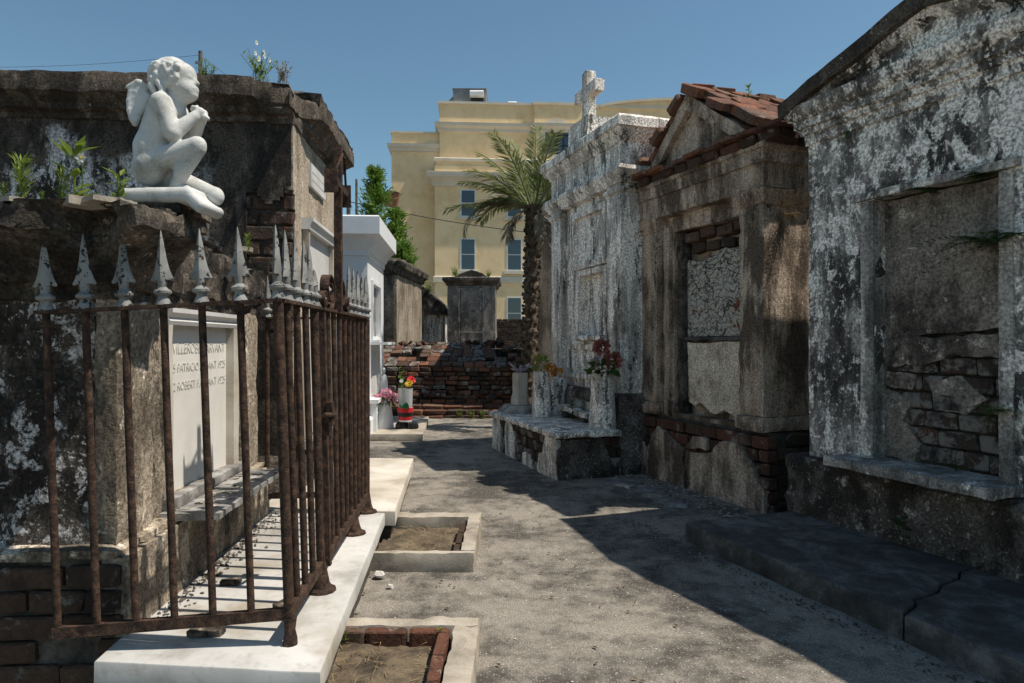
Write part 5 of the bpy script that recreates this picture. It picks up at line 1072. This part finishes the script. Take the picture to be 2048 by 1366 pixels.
weed('small weed in the corner of the nearest coping', (-.34, 3.20, .04), 'broad', 54, .35); weed('small weed at the brick end of the nearest coping', (-.78, 3.18, .05), 'broad', 55, .3); weed('yellow green sprout at the crumbled cornice beside the angel', (-1.22, 3.15, 1.86), 'needle', 56, .5)
# ------------------------------------------------------------------ paving stones and loose stuff on the ground
random.seed(71)
for i, (px, py, a, b) in enumerate(((1246, 969, .16, .13), (1300, 983, .15, .10), (1312, 992, .13, .07), (1338, 1003, .13, .08), (1352, 1010, .10, .06))):
    Y = F * CAMH / (py - 683); m = MB(); m.prism(jag([(-a, -b), (a, -b), (a, b), (-a, b)], .06, .012, i), 2, -.02, .022); o = m.build('paving_stone', 'marble_old', None, loc=((px - 1024) / F * Y, Y, 0.004), rot=(.02, .03, R(-40 + i * 6)), amp=.003)
    tag(o, ('largest pale paving stone before the brown tomb', 'second pale paving stone from the platform', 'narrow third paving stone from the platform', 'fourth pale paving stone from the platform', 'smallest paving stone, nearest the dark slab')[i], 'paving stone', 'paving stones before the brown tomb')
def stones(name, label, spots, mat, s0, s1, z=0.0):
    m = MB()
    for x, y in spots:
        s_ = random.uniform(s0, s1); c = Vector((x, y, gz(x, y) + z + s_ * .25)); k = len(m.v); pts = []
        for d in ((1, 0, 0), (-1, 0, 0), (0, 1, 0), (0, -1, 0), (0, 0, 1), (0, 0, -1)): m.v.append(c + Vector(d) * s_ * random.uniform(.4, 1) * (.5 if d[2] else 1))
        for f in ((0, 2, 4), (2, 1, 4), (1, 3, 4), (3, 0, 4), (2, 0, 5), (1, 2, 5), (3, 1, 5), (0, 3, 5)): m.f.append([k + q for q in f])
    return tag(m.build(name, mat, None, smooth=0), label, name.replace('_', ' '), kind='stuff')
M['shell'] = plainrock('shell_bits', (.40, .37, .32), (.55, .52, .47), (.68, .66, .62), 20, .2, .8)
M['clod'] = plainrock('dark_clods', (.04, .033, .027), (.09, .075, .06), (.16, .135, .11), 20, .4, .95)
ru = random.uniform
stones('shell_gravel', 'pale crushed shells scattered over the path', [(ru(-1.0, 2.0), 2.3 + 9 * ru(0, 1) ** 1.6) for i in range(1100)], 'shell', .0025, .009)
stones('dark_clods', 'dark soil crumbs along the slab and the tomb feet', [(-.78 - .075 * y + ru(-.02, .22) ** 1, y) for y in [ru(2.4, 7) for i in range(500)]] + [(x * 1.0, y) for x, y in [((lambda s, d: (2.28 + .36 * s - .933 * d, 5.31 - .933 * s - .36 * d))(ru(-.8, 3), 1.12 + ru(0, .14) ** 1.2)) for i in range(260)]], 'clod', .005, .016)
stones('tomb_rubble', 'stone chips between the brown tomb and the dark slab', [((lambda s, d: (1.487 + .375 * s - .927 * d, 7.63 - .927 * s - .375 * d))(ru(0, 2.5), .12 + ru(0, .38))) for i in range(260)], 'concrete', .008, .028)
for i, (px, py, s_) in enumerate(((760, 1155, .035), (781, 1176, .02), (1255, 978, .03))):
    Y = F * CAMH / (py - 683); m = MB(); m.lathe([(.001, 0), (s_ * .8, .0), (s_, s_ * .5), (s_ * .7, s_), (.001, s_ * 1.1)], 9); o = m.build('loose_stone', 'shell', None, loc=((px - 1024) / F * Y, Y, 0), amp=.012, freq=25); tag(o, ('pinkish white lump of stone beside the marble slab', 'small pale stone near the first coping', 'white stone chip beside the paving stones')[i], 'stone')
m = MB(); rs = random.Random(77)
for i in range(650):
    k = rs.random(); y = rs.uniform(2.5, 5.4); x = -.76 - .075 * y + rs.uniform(.0, .12) if k < .5 else rs.uniform(-.82, -.33)
    if k >= .5: y = rs.choice([rs.uniform(2.4, 3.2), rs.uniform(4.4, 5.2)])
    leaf(m, Vector((x, y, .012 + (.03 if k >= .5 else 0))), rv(rs, -.05, .25), UP, rs.uniform(.03, .10), .004, .1)
tag(m.build('dry_grass', 'straw', None, smooth=0), 'dry straw and twigs lying along the slab and in the plots', 'dry grass', kind='stuff')
for i, (x, y, z_, s_) in enumerate(((-1.28, 2.86, .222, .07), (-1.05, 3.15, .222, .06), (-1.36, 2.98, .222, .05), (-1.42, 3.45, .222, .05))):
    m = MB(); m.prism(jag([(-s_, -s_ * .5), (s_, -s_ * .4), (s_ * .9, s_ * .5), (-s_ * .8, s_ * .6)], .03, .012, i * 2.), 2, 0, .025); o = m.build('fallen_plaster', 'l1corn', None, loc=(x, y, z_), rot=(0, .03, i * 1.1), amp=.004, freq=15); tag(o, ('large flake of fallen plaster on the slab by the fence corner', 'flat flake of plaster in the bar shadows on the slab', 'small dark chunk against the tomb base', 'plaster chunk on the slab below the shelf')[i], 'rubble', 'plaster fallen on the marble slab')
m = MB()
for i in range(60): x = rs.uniform(.5, 1.6); y = rs.uniform(-.28, -.08); q = L1.matrix_basis @ Vector((x, y, .607)); leaf(m, q, rv(rs, -.05, .1), UP, rs.uniform(.02, .06), rs.uniform(.015, .04), .1)
tag(m.build('plaster_flakes', 'concrete', None, smooth=0), 'thin plaster flakes and leaves littering the tomb shelf', 'litter', kind='stuff')

# dirt swept against the tomb foot on the marble slab
m = MB(); rs = random.Random(91)
for i in range(420):
    x = rs.uniform(.0, 2.0); y = -.13 - abs(rs.gauss(0, .06)); q = L1.matrix_basis @ Vector((x, y, .2225)); s_ = rs.uniform(.004, .016); k = len(m.v)
    for d in ((1, 0, 0), (-1, 0, 0), (0, 1, 0), (0, -1, 0), (0, 0, .7), (0, 0, -.3)): m.v.append(q + Vector(d) * s_ * rs.uniform(.5, 1.1))
    for f in ((0, 2, 4), (2, 1, 4), (1, 3, 4), (3, 0, 4), (2, 0, 5), (1, 2, 5), (3, 1, 5), (0, 3, 5)): m.f.append([k + q_ for q_ in f])
tag(m.build('slab_dirt', 'clod', None, smooth=0), 'dirt and crumbs lying on the marble slab along the tomb foot', 'dirt', kind='stuff')

m = MB()
for i in range(520):
    k = rs.random()
    if k < .45: y = rs.uniform(2.5, 7.5); x = -.72 - .08 * y + abs(rs.gauss(0, .10)) + .02
    elif k < .75: s_ = rs.uniform(-.6, 3); d = 1.09 + abs(rs.gauss(0, .12)); x, y = 2.28 + .36 * s_ - .933 * d, 5.31 - .933 * s_ - .36 * d
    else: x, y = rs.uniform(-.6, 1.2), rs.uniform(2.4, 7)
    leaf(m, Vector((x, y, gz(x, y) + .008)), rv(rs, -.05, .15), UP + rv(rs) * .4, rs.uniform(.015, .04), rs.uniform(.008, .02), .3)
M['deadleaf'] = plainrock('dead_leaf', (.06, .04, .025), (.12, .08, .045), (.2, .14, .08), 9, .2, .9)
tag(m.build('dead_leaves', 'deadleaf', None, smooth=0), 'small dead leaves blown along the edges of the path', 'leaf litter', kind='stuff')
